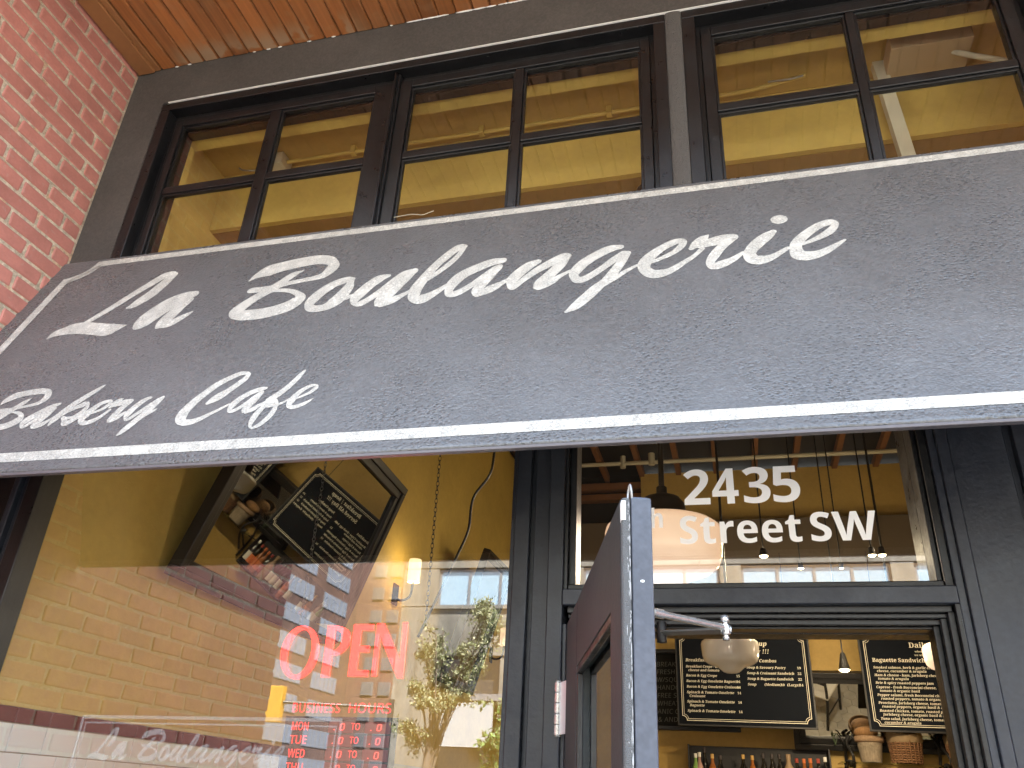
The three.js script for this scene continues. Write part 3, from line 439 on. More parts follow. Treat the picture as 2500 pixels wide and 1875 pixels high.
{
  const aw = thing('awning', 'black cloth awning with cream border and brush lettering over the shopfront', 'awning');
  const prof = [[0.012, -0.016], [0.006, -0.009], [0.008, -0.001], [0.015, 0.0016], [0.024, 0.0004]];
  for (let i = 1; i <= 26; i++) prof.push([i * 0.0404, 0]);
  prof.push([1.072, 0.0003], [1.086, 0.0008], [1.094, -0.0006], [1.099, -0.006], [1.101, -0.02]);
  const NX = 90, pos = [], uv = [], idx = [], n = prof.length, x0 = -2.3535, x1 = 2.25;
  for (let j = 0; j < n; j++) for (let i = 0; i <= NX; i++) {
    const x = lerp(x0, x1, i / NX), [v, h] = prof[j], rag = j < 4 ? 0.0018 * Math.sin(x * 61) * Math.sin(x * 23 + 1) : 0;
    pos.push(...onAwning(x, v + rag, h + rag * 0.4)); uv.push(x, v);
  }
  for (let j = 0; j < n - 1; j++) for (let i = 0; i < NX; i++) { const a = j * (NX + 1) + i; idx.push(a, a + 1, a + NX + 1, a + 1, a + NX + 2, a + NX + 1); }
  const g = new THREE.BufferGeometry(); g.setAttribute('position', new THREE.Float32BufferAttribute(pos, 3)); g.setAttribute('uv', new THREE.Float32BufferAttribute(uv, 2)); g.setIndex(idx); g.computeVertexNormals();
  mesh('cloth', strip(g), M.vinyl, aw);
  { const lp = Array.from(pos); for (let k = 0; k < lp.length; k += 3) { lp[k + 1] -= 0.004 * KS / NS; lp[k + 2] -= 0.004 / NS; } const lg = new THREE.BufferGeometry(); lg.setAttribute('position', new THREE.Float32BufferAttribute(lp.slice((NX + 1) * 3 * 4, (NX + 1) * 3 * 32), 3)); lg.setAttribute('uv', new THREE.Float32BufferAttribute(uv.slice((NX + 1) * 2 * 4, (NX + 1) * 2 * 32), 2)); const li = []; for (let j = 0; j < 27; j++) for (let i = 0; i < NX; i++) { const a = j * (NX + 1) + i; li.push(a, a + NX + 1, a + 1, a + 1, a + NX + 1, a + NX + 2); } lg.setIndex(li); lg.computeVertexNormals(); mesh('lining', strip(lg), M.lining, aw); }
  mesh('front_bar', bx(-2.34, 2.25, 2.2975, 2.3055, 0.386, 0.4025, 0.002), M.hem, aw);
  for (const x of [2.2]) { mesh('support_arm', rod([x, 2.28, 0.38], [x, 2.28, 0.0], 0.011), M.steelDull, aw); mesh('slanted_arm', rod([x, 2.29, 0.37], [x, 3.3, 0.0], 0.011), M.steelDull, aw); }
  // border: the outline with scooped corners
  const U0 = -2.284, U1 = 2.19, W = 0.034, V0 = 0.046, V1 = 1.076, S = 0.098, put = (x, y, l) => onAwning(x, y, 0.0011 + l);
  const outer = [[U0 + S, V1], [U1 - S, V1]], inner = [];
  const poly = (pts) => { const s = new THREE.Shape(pts.map(([a, b]) => new THREE.Vector2(a, b))), gg = new THREE.ShapeGeometry(s), p = gg.attributes.position; const nn = new THREE.Vector3(0, KS, 1).normalize(); const u = new Float32Array(p.count * 2); for (let i = 0; i < p.count; i++) { u.set([p.getX(i), p.getY(i)], i * 2); p.setXYZ(i, ...put(p.getX(i), p.getY(i), 0)); gg.attributes.normal.setXYZ(i, nn.x, nn.y, nn.z); } gg.setAttribute('uv', new THREE.BufferAttribute(u, 2)); return strip(gg); };
  const scoop = (d) => { const a = []; for (let i = 0; i <= 12; i++) { const t = (Math.PI / 2) * i / 12; a.push([U0 - 0.004 + (S + d) * Math.cos(t) * 1.02, V1 + 0.004 - (S + d) * Math.sin(t) * 1.02]); } return a; };
  const o = scoop(0), q = scoop(W);
  o[0] = [o[0][0], V1]; q[0] = [q[0][0], V1 - W]; o[12] = [U0, o[12][1]]; q[12] = [U0 + W, q[12][1]];
  mesh('border', join([
    poly([...o, ...q.slice().reverse()]),
    poly([o[0], q[0], [U1 - S, V1 - W], [U1 - S, V1]]),
    poly([o[12], [U0, V0], [U0 + W, V0 + W * 1.02], q[12]]),
    poly([[U0, V0], [U1, V0], [U1, V0 + W], [U0 + W, V0 + W * 1.02]]),
  ]), M.print, aw);
  for (const [ch, body] of [...script('main'), ...script('sub')]) {
    const parts = ch === 'i' ? [body.split('|')[0], body.split('|')[1]] : [body];
    parts.forEach((b, k) => mesh(k ? 'letter_dot' : 'letter', brush(b, (x, y, l) => onAwning(x, y, 0.0011 + l)), M.print, aw));
  }
  // scrap of web and string caught on the top edge
  const web = [[-1.02, 1.113], [-0.99, 1.116], [-0.96, 1.118], [-0.935, 1.112], [-0.915, 1.104], [-0.895, 1.113], [-0.878, 1.122]].map(([x, v]) => onAwning(x, v, 0.006));
  mesh('scrap_of_string', tube(web, 0.0016, 30, 5), M.tan, aw);
}

// ---------------------------------------------------------------- the open door
{
  const d = thing('glass_door', 'dark glazed shop door standing open towards the street', 'door', [-0.395, 0, 0.03]);
  d.rotation.y = -74.25 * Math.PI / 180;
  const u0 = 0.05, u1 = 0.945, T = -0.042, g0 = 0.30, g1 = 0.828, gb = 0.42, gt = 1.85, top = 1.983;
  const part = (a, b, c, e) => bx(a, b, c, e, T, 0, 0.0025);
  mesh('stile', part(u0, g0, 0.012, top), M.doorSkin, d); mesh('stile', part(g1, u1 - 0.012, 0.012, top), M.doorSkin, d);
  mesh('rail', bx(g0, g1, gt, top - 0.0005, T + 0.0005, -0.0005, 0.002), M.doorSkin, d); mesh('rail', bx(g0, g1, 0.012, gb, T + 0.0005, -0.0005, 0.002), M.doorSkin, d);
  mesh('lock_edge', join([bx(u1 - 0.012, u1, 0.012, top, T, -0.0135, 0.003), bx(u1 - 0.0119, u1 - 0.002, top - 0.012, top + 0.001, T + 0.004, -0.016, 0.002)]), M.doorEdge, d);
  // the worn weather strip along the outer corner of the lock edge
  const q = rng(91), ws = [bx(u1 - 0.012, u1 + 0.0005, 0.012, top - 0.001, -0.013, -0.0006, 0.004)];
  mesh('weather_strip', join(ws), M.rubber, d);
  const scuffs = []; for (let i = 0; i < 420; i++) { const y = top - 0.01 - q() * 0.75, g = new THREE.IcosahedronGeometry(1, 0); g.scale(0.0007 + q() * 0.0011, 0.002 + q() * q() * 0.014, 0.0006); g.translate(u1 - 0.001 + 0.0018 * (q() - 0.5), y, -0.0115 + q() * q() * 0.008); scuffs.push(strip(g)); }
  stuff(mesh('worn_flecks', join(scuffs), M.fleck, d));
  const bead = []; for (const z of [[-0.0135, -0.0015], [T + 0.0015, T + 0.0135]]) bead.push(bx(g0, g1, gt - 0.014, gt, z[0], z[1], 0.003), bx(g0, g1, gb, gb + 0.014, z[0], z[1], 0.003), bx(g0, g0 + 0.014, gb + 0.014, gt - 0.014, z[0], z[1], 0.003), bx(g1 - 0.014, g1, gb + 0.014, gt - 0.014, z[0], z[1], 0.003));
  mesh('glazing_bead', join(bead), M.paint, d);
  const pg = new THREE.PlaneGeometry(g1 - g0, gt - gb); pg.translate((g0 + g1) / 2, (gt + gb) / 2, -0.021); mesh('pane', pg, M.pane, d);
  mesh('hook', tube([[u1 - 0.018, top, -0.012], [u1 - 0.020, top + 0.012, -0.013], [u1 - 0.016, top + 0.023, -0.015], [u1 - 0.011, top + 0.014, -0.016], [u1 - 0.012, top, -0.017]], 0.0017, 24, 6), M.steelDull, d);
  mesh('torn_sticker', bx(u1 - 0.0135, u1 + 0.0009, top - 0.034, top - 0.006, -0.0065, -0.0004, 0.001), M.white, d);
  mesh('paint_chip', (() => { const g = new THREE.IcosahedronGeometry(1, 0); g.scale(0.0006, 0.0022, 0.003); g.translate(u1 + 0.0003, 1.867, -0.027); return strip(g); })(), M.white, d);
  const h = new THREE.Group(); h.name = 'hinge'; h.position.set(-0.4105, 0, 0.022); d.updateMatrixWorld(true); h.userData.label = 'silver five-knuckle hinge';
  for (let k = 0; k < 5; k++) mesh('knuckle', lathe([[0, 0], [0.0084, 0.0008], [0.0088, 0.002], [0.0088, 0.0213], [0.0084, 0.0225], [0, 0.0228]], 20, [0, 1.742 + k * 0.0233, 0]), M.steel, h);
  mesh('pin', lathe([[0, -0.004], [0.006, -0.003], [0.0075, 0], [0.0075, 0.1165], [0.006, 0.121], [0, 0.122]], 16, [0, 1.742, 0]), M.steelDull, h);
  const leaf = bx(0.0, 0.075, 1.744, 1.858, -0.0012, 0.0012, 0.0008); leaf.rotateY(-58 * Math.PI / 180); leaf.translate(0.006, 0, 0.004); mesh('leaf', leaf, M.steelPale, h);
  const wall = bx(-0.008, 0.001, 1.744, 1.858, -0.04, -0.004, 0.0008); mesh('frame_leaf', wall, M.steelDull, h); h.updateMatrixWorld(true); d.attach(h);
}
{
  const c = thing('door_closer', 'jointed silver door closer arm reaching from the open door to the door head', 'door closer');
  const A = [-0.233, 1.957, 0.4], E = [-0.0188, 1.952, 0.19], F = [-0.17, 1.986, -0.02];
  const dir = new THREE.Vector3(...E).sub(new THREE.Vector3(...A)), at = (t) => new THREE.Vector3(...A).addScaledVector(dir, t).toArray();
  mesh('door_shoe', join([rod(at(-0.05), at(0.05), 0.0098, 14), rod(at(0.05), at(0.09), 0.008, 14)]), M.steel, c);
  mesh('threaded_rod', rod(at(0.09), at(0.4), 0.0078, 14), M.steelDull, c);
  mesh('rod', join([rod(at(0.36), at(0.44), 0.0095, 14), rod(at(0.44), at(0.97), 0.0072, 14)]), M.steel, c);
  mesh('elbow', join([lathe([[0, 0.026], [0.0085, 0.025], [0.0092, 0.016], [0.0092, 0.012], [0.006, 0.011], [0.006, 0.006], [0.0105, 0.005], [0.0105, -0.013], [0.006, -0.014], [0.006, -0.018], [0.0075, -0.019], [0.0075, -0.026], [0, -0.027]], 18, E), rod([E[0] - 0.011, E[1] - 0.004, E[2] + 0.002], [E[0] + 0.011, E[1] - 0.004, E[2] - 0.002], 0.0078, 12)]), M.steel, c);
  const fl = bx(-0.009, 0.009, -0.003, 0.003, 0, 1, 0.0015), L = new THREE.Vector3(...F).sub(new THREE.Vector3(...E)); fl.scale(1, 1, L.length()); fl.applyQuaternion(new THREE.Quaternion().setFromUnitVectors(new THREE.Vector3(0, 0, 1), L.clone().normalize())); fl.translate(E[0], E[1] - 0.006, E[2]);
  mesh('flat_arm', strip(fl), M.steelDull, c);
  mesh('spindle', lathe([[0, -0.03], [0.012, -0.028], [0.012, 0.02], [0, 0.02]], 16, F), M.iron, c);
}

// ---------------------------------------------------------------- display window and transom glass
function outline(fontShapes) { const g = new THREE.ShapeGeometry(fontShapes, 10); return g; }
const bold = await new FontLoader().loadAsync('fonts/droid/droid_sans_bold.typeface.json');
const sans = await new FontLoader().loadAsync('fonts/droid/droid_sans_regular.typeface.json');
function word(font, text, cap, x, y, z, o = {}) {   // flat letters: cap height, left end of the base line, optional width to fill
  const g = new THREE.ShapeGeometry(font.generateShapes(text, 1), 8); g.computeBoundingBox();
  const probe = new THREE.ShapeGeometry(font.generateShapes('H', 1), 4); probe.computeBoundingBox();
  const k = cap / probe.boundingBox.max.y, b = g.boundingBox, sx = o.width ? o.width / ((b.max.x - b.min.x) * k) : 1;
  g.translate(-b.min.x, 0, 0); g.scale(k * sx, k, 1); if (o.slant) g.applyMatrix4(new THREE.Matrix4().makeShear(0, 0, o.slant, 0, 0, 0));
  if (o.turn) g.rotateZ(o.turn);
  g.translate(x, y, z); return strip(g);
}
{
  const w = thing('display_window', 'large shop window under the awning with faint frosted bakery lettering', 'window');
  const g = new THREE.PlaneGeometry(1.5805, 1.98); g.translate(-1.35175, 1.63, -0.05); mesh('pane', g, M.pane, w);
  const V = M.frost, z = -0.0488, tr = 0.0147;
  const place = (x, y) => [x, y];
  const line = (x0, y0, x1, y1, t) => { const a = Math.atan2(y1 - y0, x1 - x0), L = Math.hypot(x1 - x0, y1 - y0), q = new THREE.PlaneGeometry(L, t); q.rotateZ(a); q.translate((x0 + x1) / 2, (y0 + y1) / 2, z); return strip(q); };
  mesh('frosted_border', join([line(-1.774, 1.753, -0.986, 1.7655, 0.0085), line(-1.762, 1.738, -0.998, 1.75, 0.004), line(-1.77, 1.748, -1.77, 1.3, 0.0085), line(-1.757, 1.735, -1.757, 1.31, 0.004), line(-0.988, 1.7605, -0.988, 1.3, 0.0085), line(-1.0, 1.748, -1.0, 1.31, 0.004)]), V, w);
  for (const [ch, body] of script('main')) mesh('frosted_letter', brush(body, (x, y, l) => { const X = (x + 2.106) * 0.24, Y = (y - 0.609) * 0.243; return [-1.723 + X - Y * tr, 1.6475 + Y + X * tr, z + l * 0.2]; }), V, w);
}
{
  const w = thing('transom_window', 'transom window over the door with white street number lettering', 'window');
  const g = new THREE.PlaneGeometry(0.839, 0.5205); g.translate(0.036, 2.36, -0.066); mesh('pane', g, M.pane, w);
  const z = -0.0648, X = [-0.1055, -0.0335, 0.0455, 0.118], ch = '2435';
  for (let i = 0; i < 4; i++) mesh('number', word(bold, ch[i], 0.0965, X[i] + 0.002, 2.3145, z, { width: 0.0665 }), M.decal, w);
  mesh('street_lettering', join([word(bold, 'th', 0.0715, -0.222, 2.254, z, { width: 0.0605 }).scale(1, 0.72, 1).translate(0, 0.632, 0), word(bold, 'Street', 0.0735, -0.119, 2.2105, z, { width: 0.2975 }), word(bold, 'SW', 0.0735, 0.2, 2.2105, z, { width: 0.1545 })]), M.decal, w);
}

// ---------------------------------------------------------------- inside the shop: shell
const Y = M.yellow;
{
  const inner = thing('front_inner_wall', 'yellow inside face of the shopfront wall with deep window reveals', 'wall'); inner.userData.kind = 'structure';
  mesh('plaster', join([bx(-2.2, 3.2, 4.032, 4.18, -0.19, -0.1005), bx(-2.2, -2.112, 2.62, 4.032, -0.19, -0.1005), bx(1.06, 3.2, 0, 4.032, -0.19, -0.1005), bx(-2.2, 1.06, 2.62, 3.16, -0.19, -0.1005), bx(0.488, 1.06, 0, 2.62, -0.19, -0.1005), bx(-0.132, -0.04, 3.16, 4.032, -0.19, -0.1005)]), Y, inner);
  mesh('inner_lining', join([bx(-0.5615, -0.41, 0, 2.62, -0.19, -0.1005), bx(-0.41, 0.487, 1.998, 2.09, -0.19, -0.121), bx(0.4555, 0.4875, 2.0901, 2.62, -0.196, -0.1005)]), M.paint, inner);
}
{
  const w = thing('side_inner_wall', 'yellow left inner wall with a course of white tiles below', 'wall'); w.userData.kind = 'structure';
  mesh('plaster', bx(-2.95, -2.205, 1.79, 4.95, -6.6, -0.105), Y, w); mesh('plaster_base', bx(-2.95, -2.212, 0, 1.79, -6.6, -0.105), M.tan, w);
  const q = rng(8), shapes = [];
  for (let r = 0; r < 4; r++) for (let k = 0; k < 14; k++) {
    const z1 = -0.115 - k * 0.1455 - (r % 2) * 0.073, y1 = 1.742 - r * 0.0835;
    mesh('tile', bx(-2.215, -2.204 + (q() - 0.5) * 0.0016, y1 - 0.081, y1, z1 - 0.143, z1, 0.0022), M.tile[(k + r) % 2], w);
  }
  for (let k = 0; k < 14; k++) { const z1 = -0.115 - k * 0.1455; mesh('border_tile', bx(-2.215, -2.2015, 1.7445, 1.788, z1 - 0.143, z1, 0.003), M.tileDark, w); }
}
{
  const b = thing('back_wall', 'deep yellow back wall behind the menu boards', 'wall'); b.userData.kind = 'structure';
  mesh('plaster', join([bx(-0.885, 3.2, 0, 4.9, -6.7, -6.46), bx(-2.2, -0.885, 0, 4.2, -6.7, -6.461)]), M.yellowDeep, b);
  mesh('dark_recess', bx(-2.2, -0.887, 4.2, 4.95, -6.9, -6.62), M.dark, b);
  mesh('timber', bx(-2.2, -0.887, 4.75, 4.83, -6.61, -6.5, 0.004), M.joist, b); mesh('timber', bx(-2.2, -0.887, 4.63, 4.7, -6.61, -6.5, 0.004), M.joist, b);
  struct('right_inner_wall', bx(3.2, 3.4, 0, 4.95, -6.7, -0.1), Y, 'yellow right inner wall of the bakery', 'wall');
}
{
  const c = thing('shop_ceiling', 'dark open ceiling of the shop with exposed wooden joists', 'ceiling'); c.userData.kind = 'structure';
  mesh('deck', bx(-2.95, 3.4, 4.951, 4.957, -6.9, -0.1), M.dark, c);
  for (let i = 0; i < 14; i++) mesh('joist', bx(-2.1 + i * 0.4, -2.045 + i * 0.4, 4.87, 4.949, -6.6, -2.62, 0.003), M.joist, c);
  const s = thing('dropped_ceiling', 'yellow dropped ceiling just inside the upper windows', 'ceiling'); s.userData.kind = 'structure';
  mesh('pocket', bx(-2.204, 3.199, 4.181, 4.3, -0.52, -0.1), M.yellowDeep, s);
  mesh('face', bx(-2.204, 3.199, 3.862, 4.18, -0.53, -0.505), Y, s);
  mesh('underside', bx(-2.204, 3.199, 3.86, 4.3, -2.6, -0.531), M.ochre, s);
  // a white painted duct, post and pipe near the right upper window
  const t = thing('ceiling_pipe', 'thin painted pipe running along the dropped ceiling behind the upper windows', 'pipe');
  mesh('pipe', rod([-1.86, 4.152, -0.445], [0.12, 4.152, -0.445], 0.009, 10), M.yellow, t);
  for (const x of [-1.5, -0.9, -0.35]) mesh('clip', bx(x - 0.012, x + 0.012, 4.138, 4.182, -0.46, -0.43, 0.003), M.yellow, t);
  mesh('junction_box', bx(-1.93, -1.83, 4.112, 4.18, -0.485, -0.40, 0.006), M.tan, t);
  mesh('loose_wire', tube([[-1.93, 4.14, -0.45], [-1.98, 4.115, -0.43], [-2.04, 4.12, -0.42], [-2.06, 4.135, -0.42]], 0.004, 20, 6), M.steelDull, t);
  mesh('bend', tube([[0.12, 4.152, -0.445], [0.22, 4.157, -0.445], [0.33, 4.17, -0.44], [0.42, 4.176, -0.43]], 0.009, 20, 8), M.yellow, t);
  mesh('wire_end', tube([[0.28, 4.171, -0.43], [0.36, 4.158, -0.42], [0.41, 4.165, -0.42]], 0.004, 16, 6), M.steelDull, t);
  const p = thing('white_post', 'pale painted post and boxed duct behind the right upper window', 'post');
  const post = bx(-0.024, 0.024, 0, 0.94, -0.02, 0.02, 0.003); post.rotateZ(-0.06); post.rotateZ(0.12); post.translate(0.74, 3.27, -0.44); mesh('post', post, M.cream, p);
  mesh('duct', bx(0.70, 0.975, 4.10, 4.1785, -0.49, -0.30, 0.004), M.duct, p);
  mesh('bent_pipe', tube([[0.90, 4.125, -0.36], [0.925, 4.10, -0.36], [0.96, 4.085, -0.365], [1.1, 4.03, -0.38], [1.35, 3.93, -0.4]], 0.0105, 30, 10), M.cream, p);
  mesh('pipe_flange', lathe([[0, 0], [0.024, 0.002], [0.028, 0.012], [0.018, 0.02], [0, 0.02]], 18, [0.90, 4.11, -0.36]), M.cream, p);
  struct('shop_floor_slab', bx(-2.95, 3.4, -0.12, -0.008, -6.9, -0.12), M.grout, 'pale grey floor of the shop seen in the mirror on the back wall', 'floor');
}
{
  const f = thing('tiled_floor', 'grey six-sided floor tiles of the shop seen in the back wall mirror', 'floor'); f.userData.kind = 'structure';
  const r = 0.092, hex = []; for (let i = 0; i < 6; i++) hex.push(new THREE.Vector2((r - 0.004) * Math.sin(i * Math.PI / 3), (r - 0.004) * Math.cos(i * Math.PI / 3)));
  const g = new THREE.ExtrudeGeometry(new THREE.Shape(hex), { depth: 0.01, bevelEnabled: true, bevelSize: 0.002, bevelThickness: 0.002, bevelSegments: 1 }); g.rotateX(-Math.PI / 2); const gg = muv(g), q = rng(29);
  for (let j = 0; j < 18; j++) for (let i = 0; i < 15; i++) { const o = mesh('tile', gg, M.floorTile[Math.floor(q() * 3)], f); o.position.set(-0.1 + (i + (j % 2) / 2) * r * 1.732, -0.008 + q() * 0.0012, -5.0 + j * r * 1.5); o.rotation.y = Math.floor(q() * 6) * Math.PI / 3; }
}
struct('wall_beam', bx(-2.2, 3.2, 3.86, 4.27, -6.459, -6.2, 0.004), M.ochreDark, 'brown beam along the back wall below the yellow plaster', 'beam');
{
  const p = thing('conduit', 'white painted conduit crossing under the joists above the back wall', 'pipe');
  mesh('pipe', rod([-1.47, 4.85, -6.0], [1.77, 4.85, -6.0], 0.022, 12), M.cream, p);
  mesh('coupling', rod([-1.02, 4.8, -6.0], [-1.02, 4.93, -6.0], 0.03, 12), M.cream, p); mesh('coupling', rod([-0.72, 4.82, -6.0], [-0.72, 4.948, -6.0], 0.034, 12), M.cream, p);
}

// ---------------------------------------------------------------- lamps
function light(o, at, color, power, radius = 2) { const l = new THREE.PointLight(C(...color), power); l.name = 'lamp_light'; l.position.set(...at); l.castShadow = true; l.shadow.radius = radius; o.add(l); }
function schoolhouse(label, at, mat, top, power, tint) {
  const l = thing('pendant_lamp', label, 'pendant lamp', at, 'schoolhouse pendant lamps');
  const prof = [[0.0, -0.121], [0.03, -0.119], [0.052, -0.112], [0.068, -0.099], [0.086, -0.083], [0.118, -0.071], [0.152, -0.058], [0.174, -0.04], [0.184, -0.012], [0.1885, 0.03], [0.1905, 0.062], [0.186, 0.08], [0.168, 0.094], [0.13, 0.103], [0.1, 0.108], [0.085, 0.112]];
  mesh('lamp_shade', lathe(prof, 48), mat, l);
  mesh('fitter', lathe([[0.13, 0.098], [0.112, 0.112], [0.088, 0.12], [0.078, 0.14], [0.074, 0.165], [0.06, 0.185], [0.032, 0.197], [0.018, 0.2], [0.018, 0.225], [0.012, 0.23]], 32), M.iron, l);
  mesh('stem', rod([0, 0.22, 0], [0, top - at[1], 0], 0.0095, 12), M.iron, l);
  mesh('canopy', lathe([[0.06, 0], [0.056, -0.02], [0.02, -0.03], [0, -0.03]], 20, [0, top - at[1], 0]), M.iron, l);
  if (power) light(l, [0, 0.01, 0], tint, power, 3);
  return l;
}
schoolhouse('large lit glass pendant lamp behind the street number, seen through the transom', [-0.205, 2.345, -0.62], M.opalLit, 3.86, 0.12, [1, 0.80, 0.62]);
schoolhouse('unlit white glass pendant lamp hanging before the left menu board', [-0.04, 2.56, -3.84], M.opal, 4.87, 0);
schoolhouse('pink lit glass pendant lamp half hidden by the right door jamb', [1.415, 2.61, -4.23], M.opalLit, 4.87, 0.05, [1, 0.78, 0.58]);
schoolhouse('yellow lit glass pendant lamp above the right menu board, cut by the door head', [1.185, 3.07, -4.88], M.opalWarm, 4.87, 0.05, [1, 0.80, 0.52]);
{
  const cone = (label, at, h, r, power) => {
    const c = thing('spot_pendant', label, 'spot lamp', at, 'small spot lamps on thin rods');
    mesh('lamp_shade', lathe([[0.012, h], [0.02, h * 0.9], [r * 0.75, h * 0.35], [r, 0.004], [r * 0.97, 0.0], [r * 0.72, h * 0.34], [0.018, h * 0.85]], 24), M.iron, c);
    mesh('bulb', new THREE.SphereGeometry(r * 0.82, 18, 12).scale(1, 0.6, 1).translate(0, 0.004, 0), M.bulb, c);
    mesh('stem', rod([0, h * 0.95, 0], [0, 4.87 - at[1], 0], 0.0055, 8), M.iron, c);
    if (power) light(c, [0, 0.006, 0], [1, 0.8, 0.52], power, 2);
  };
  cone('small black cone lamp on a cord between the two menu boards', [0.8, 2.645, -5.0], 0.13, 0.045, 0.45);
  cone("left one of two close rod lamps at the transom's right end", [0.965, 3.262, -4.0], 0.06, 0.03, 0);
  cone("right one of two close rod lamps at the transom's right end", [1.03, 3.262, -4.0], 0.06, 0.03, 0.25);
  cone('spot lamp under the letters of the street name, left of the middle of the transom', [0.24, 3.27, -4.0], 0.06, 0.034, 0.25);
  cone('faint spot lamp low in the middle of the transom', [0.565, 3.44, -5.0], 0.06, 0.026, 0.2);
  cone('faintest spot lamp low in the transom between the middle one and the close pair', [0.885, 3.45, -5.05], 0.05, 0.02, 0);
}
{
  const sconce = (label, at, on) => {
    const s = thing('wall_sconce', label, 'wall lamp', at);
    mesh('lamp_shade', lathe([[0.041, 0], [0.043, 0.012], [0.043, 0.148], [0.041, 0.155], [0.0, 0.155]], 24, [0.12, 0.03, 0]), on ? M.opalWarm : M.opalLit, s);
    mesh('bracket', tube([[-0.02, -0.06, 0], [0.04, -0.09, 0], [0.1, -0.07, 0], [0.12, 0.03, 0]], 0.009, 20, 8), M.iron, s); mesh('back_plate', bx(-0.012, 0.004, -0.12, 0.02, -0.045, 0.045, 0.004), M.iron, s);
    if (on) light(s, [0.12, 0.12, 0], [1, 0.74, 0.42], 0.02, 3);
  };
  sconce('lit cylinder wall lamp on the left inner wall beyond the tilted mirror', [-2.2, 2.86, -3.12], true);
  sconce('pale cylinder wall lamp far back on the left inner wall', [-2.2, 2.86, -5.5], false);
}

// ---------------------------------------------------------------- menu boards, chalk board
const CREAM = '#d9d2bf';
function boardFrame(g, w, h) {
  g.fillStyle = '#0d1118'; g.fillRect(0, 0, w, h);
  for (const [d, t, r] of [[34, 6, 44], [50, 4, 40]]) {
    g.strokeStyle = CREAM; g.lineWidth = t; g.beginPath();
    g.moveTo(d + r, d); g.lineTo(w - d - r, d); g.arc(w - d, d, r, Math.PI, Math.PI / 2, true); g.lineTo(w - d, h - d - r); g.arc(w - d, h - d, r, -Math.PI / 2, Math.PI, true); g.lineTo(d + r, h - d); g.arc(d, h - d, r, 0, -Math.PI / 2, true); g.lineTo(d, d + r); g.arc(d, d, r, Math.PI / 2, 0, true); g.closePath(); g.stroke();
  }
}
function ital(g, s, x, y, size, align = 'left', wt = 'bold ') { g.save(); g.translate(x, y); g.transform(1, 0, -0.2, 1, 0, 0); g.font = wt + size + 'px serif'; g.textAlign = align; g.fillStyle = CREAM; g.fillText(s, 0, 0); g.restore(); }
function plain(g, s, x, y, size, align = 'left') { g.font = 'bold ' + size + 'px serif'; g.textAlign = align; g.fillStyle = CREAM; g.fillText(s, x, y); }
const menuLeft = canvasTex(1300, 890, (g, w, h) => {
  boardFrame(g, w, h);
  ital(g, 'Breakfast | Soup', w / 2, 128, 60, 'center'); ital(g, 'Served All Day !!!', w / 2 + 6, 205, 60, 'center');
  ital(g, 'Breakfast', 84, 290, 42); let y = 350;
  for (const [a, b, n] of [['Breakfast Crepe - fresh egg, ham', 'cheese and tomato', '15'], ['Bacon & Egg Crepe', '', '15'], ['Bacon & Egg Omelette Baguette', '', '14'], ['Bacon & Egg Omelette Croissant', '', '14'], ['Spinach & Tomato Omelette', 'Croissant', '14'], ['Spinach & Tomato Omelette', 'Baguette', '14'], ['Spinach & Tomato Omelette', '', '14']]) {
    ital(g, a, 84, y, 33); if (b) ital(g, b, 108, y + 36, 33); plain(g, n, 620, y, 33, 'right'); y += b ? 88 : 54;
  }
  ital(g, 'Soup Combos', 700, 290, 42); y = 352;
  for (const [a, n] of [['Soup & Savoury Pastry', '19'], ['Soup & Croissant Sandwich', '22'], ['Soup & Baguette Sandwich', '22']]) { ital(g, a, 690, y, 33); plain(g, n, 1215, y, 33, 'right'); y += 54; }
  ital(g, 'Soup', 690, y, 33); ital(g, '(Medium)', 850, y, 33); plain(g, '10', 1010, y, 31); ital(g, '(Large)', 1066, y, 33); plain(g, '14', 1222, y, 33, 'right');
});
const menuRight = canvasTex(1300, 890, (g, w, h) => {
  boardFrame(g, w, h);
  plain(g, 'Daily Fresh', 640, 135, 68, 'center'); plain(g, 'when there is no', 600, 180, 26, 'center'); plain(g, 'we will use spinach', 610, 214, 26, 'center'); plain(g, 'Baguette Sandwich', 92, 272, 50);
  let y = 334;
  for (const [a, b] of [['Smoked salmon, herb & garlic cream', 'cheese, cucumber & arugula'], ['Ham & cheese - ham, Jarlsberg cheese,', 'tomato & arugula'], ['Brie & spicy roasted peppers jam', ''], ['Caprese - fresh Bocconcini cheese,', 'tomato & organic basil'], ['Pepper salami, fresh Bocconcini cheese', 'roasted peppers, tomato & organic basil'], ['Prosciutto, Jarlsberg cheese, tomato,', 'roasted peppers, organic basil & arugula'], ['Roasted Chicken, tomato, roasted peppers', 'Jarlsberg cheese, organic basil & arugula'], ['Tuna salad, Jarlsberg cheese, tomato,', 'cucumber & arugula']]) {
    ital(g, a, 92, y, 31); if (b) ital(g, b, 120, y + 33, 31); plain(g, '15', 780, y + 6, 33, 'right'); y += b ? 71 : 40;
  }
});
const chalk = canvasTex(700, 660, (g, w, h) => {
  g.fillStyle = '#121413'; g.fillRect(0, 0, w, h); const q = rng(14);
  for (let i = 0; i < 60; i++) { g.fillStyle = 'rgba(150,150,145,0.02)'; g.fillRect(q() * w, q() * h, 60 + q() * 200, 20 + q() * 60); }
  g.fillStyle = 'rgba(190,190,180,0.50)'; let y = 130;
  for (const t of ['BREAKF', 'FRESH EG', 'W/SQUEE', 'HANDC', 'FREE SOU', 'WHEAT C', 'ANIC QUI', '& AND']) { g.save(); g.translate(w * 0.07, y); g.rotate(-0.02); g.transform(1, 0, -0.12, 1, 0, 0); g.font = '58px sans-serif'; g.fillText(t, 0, 0); g.restore(); y += 70; }
});
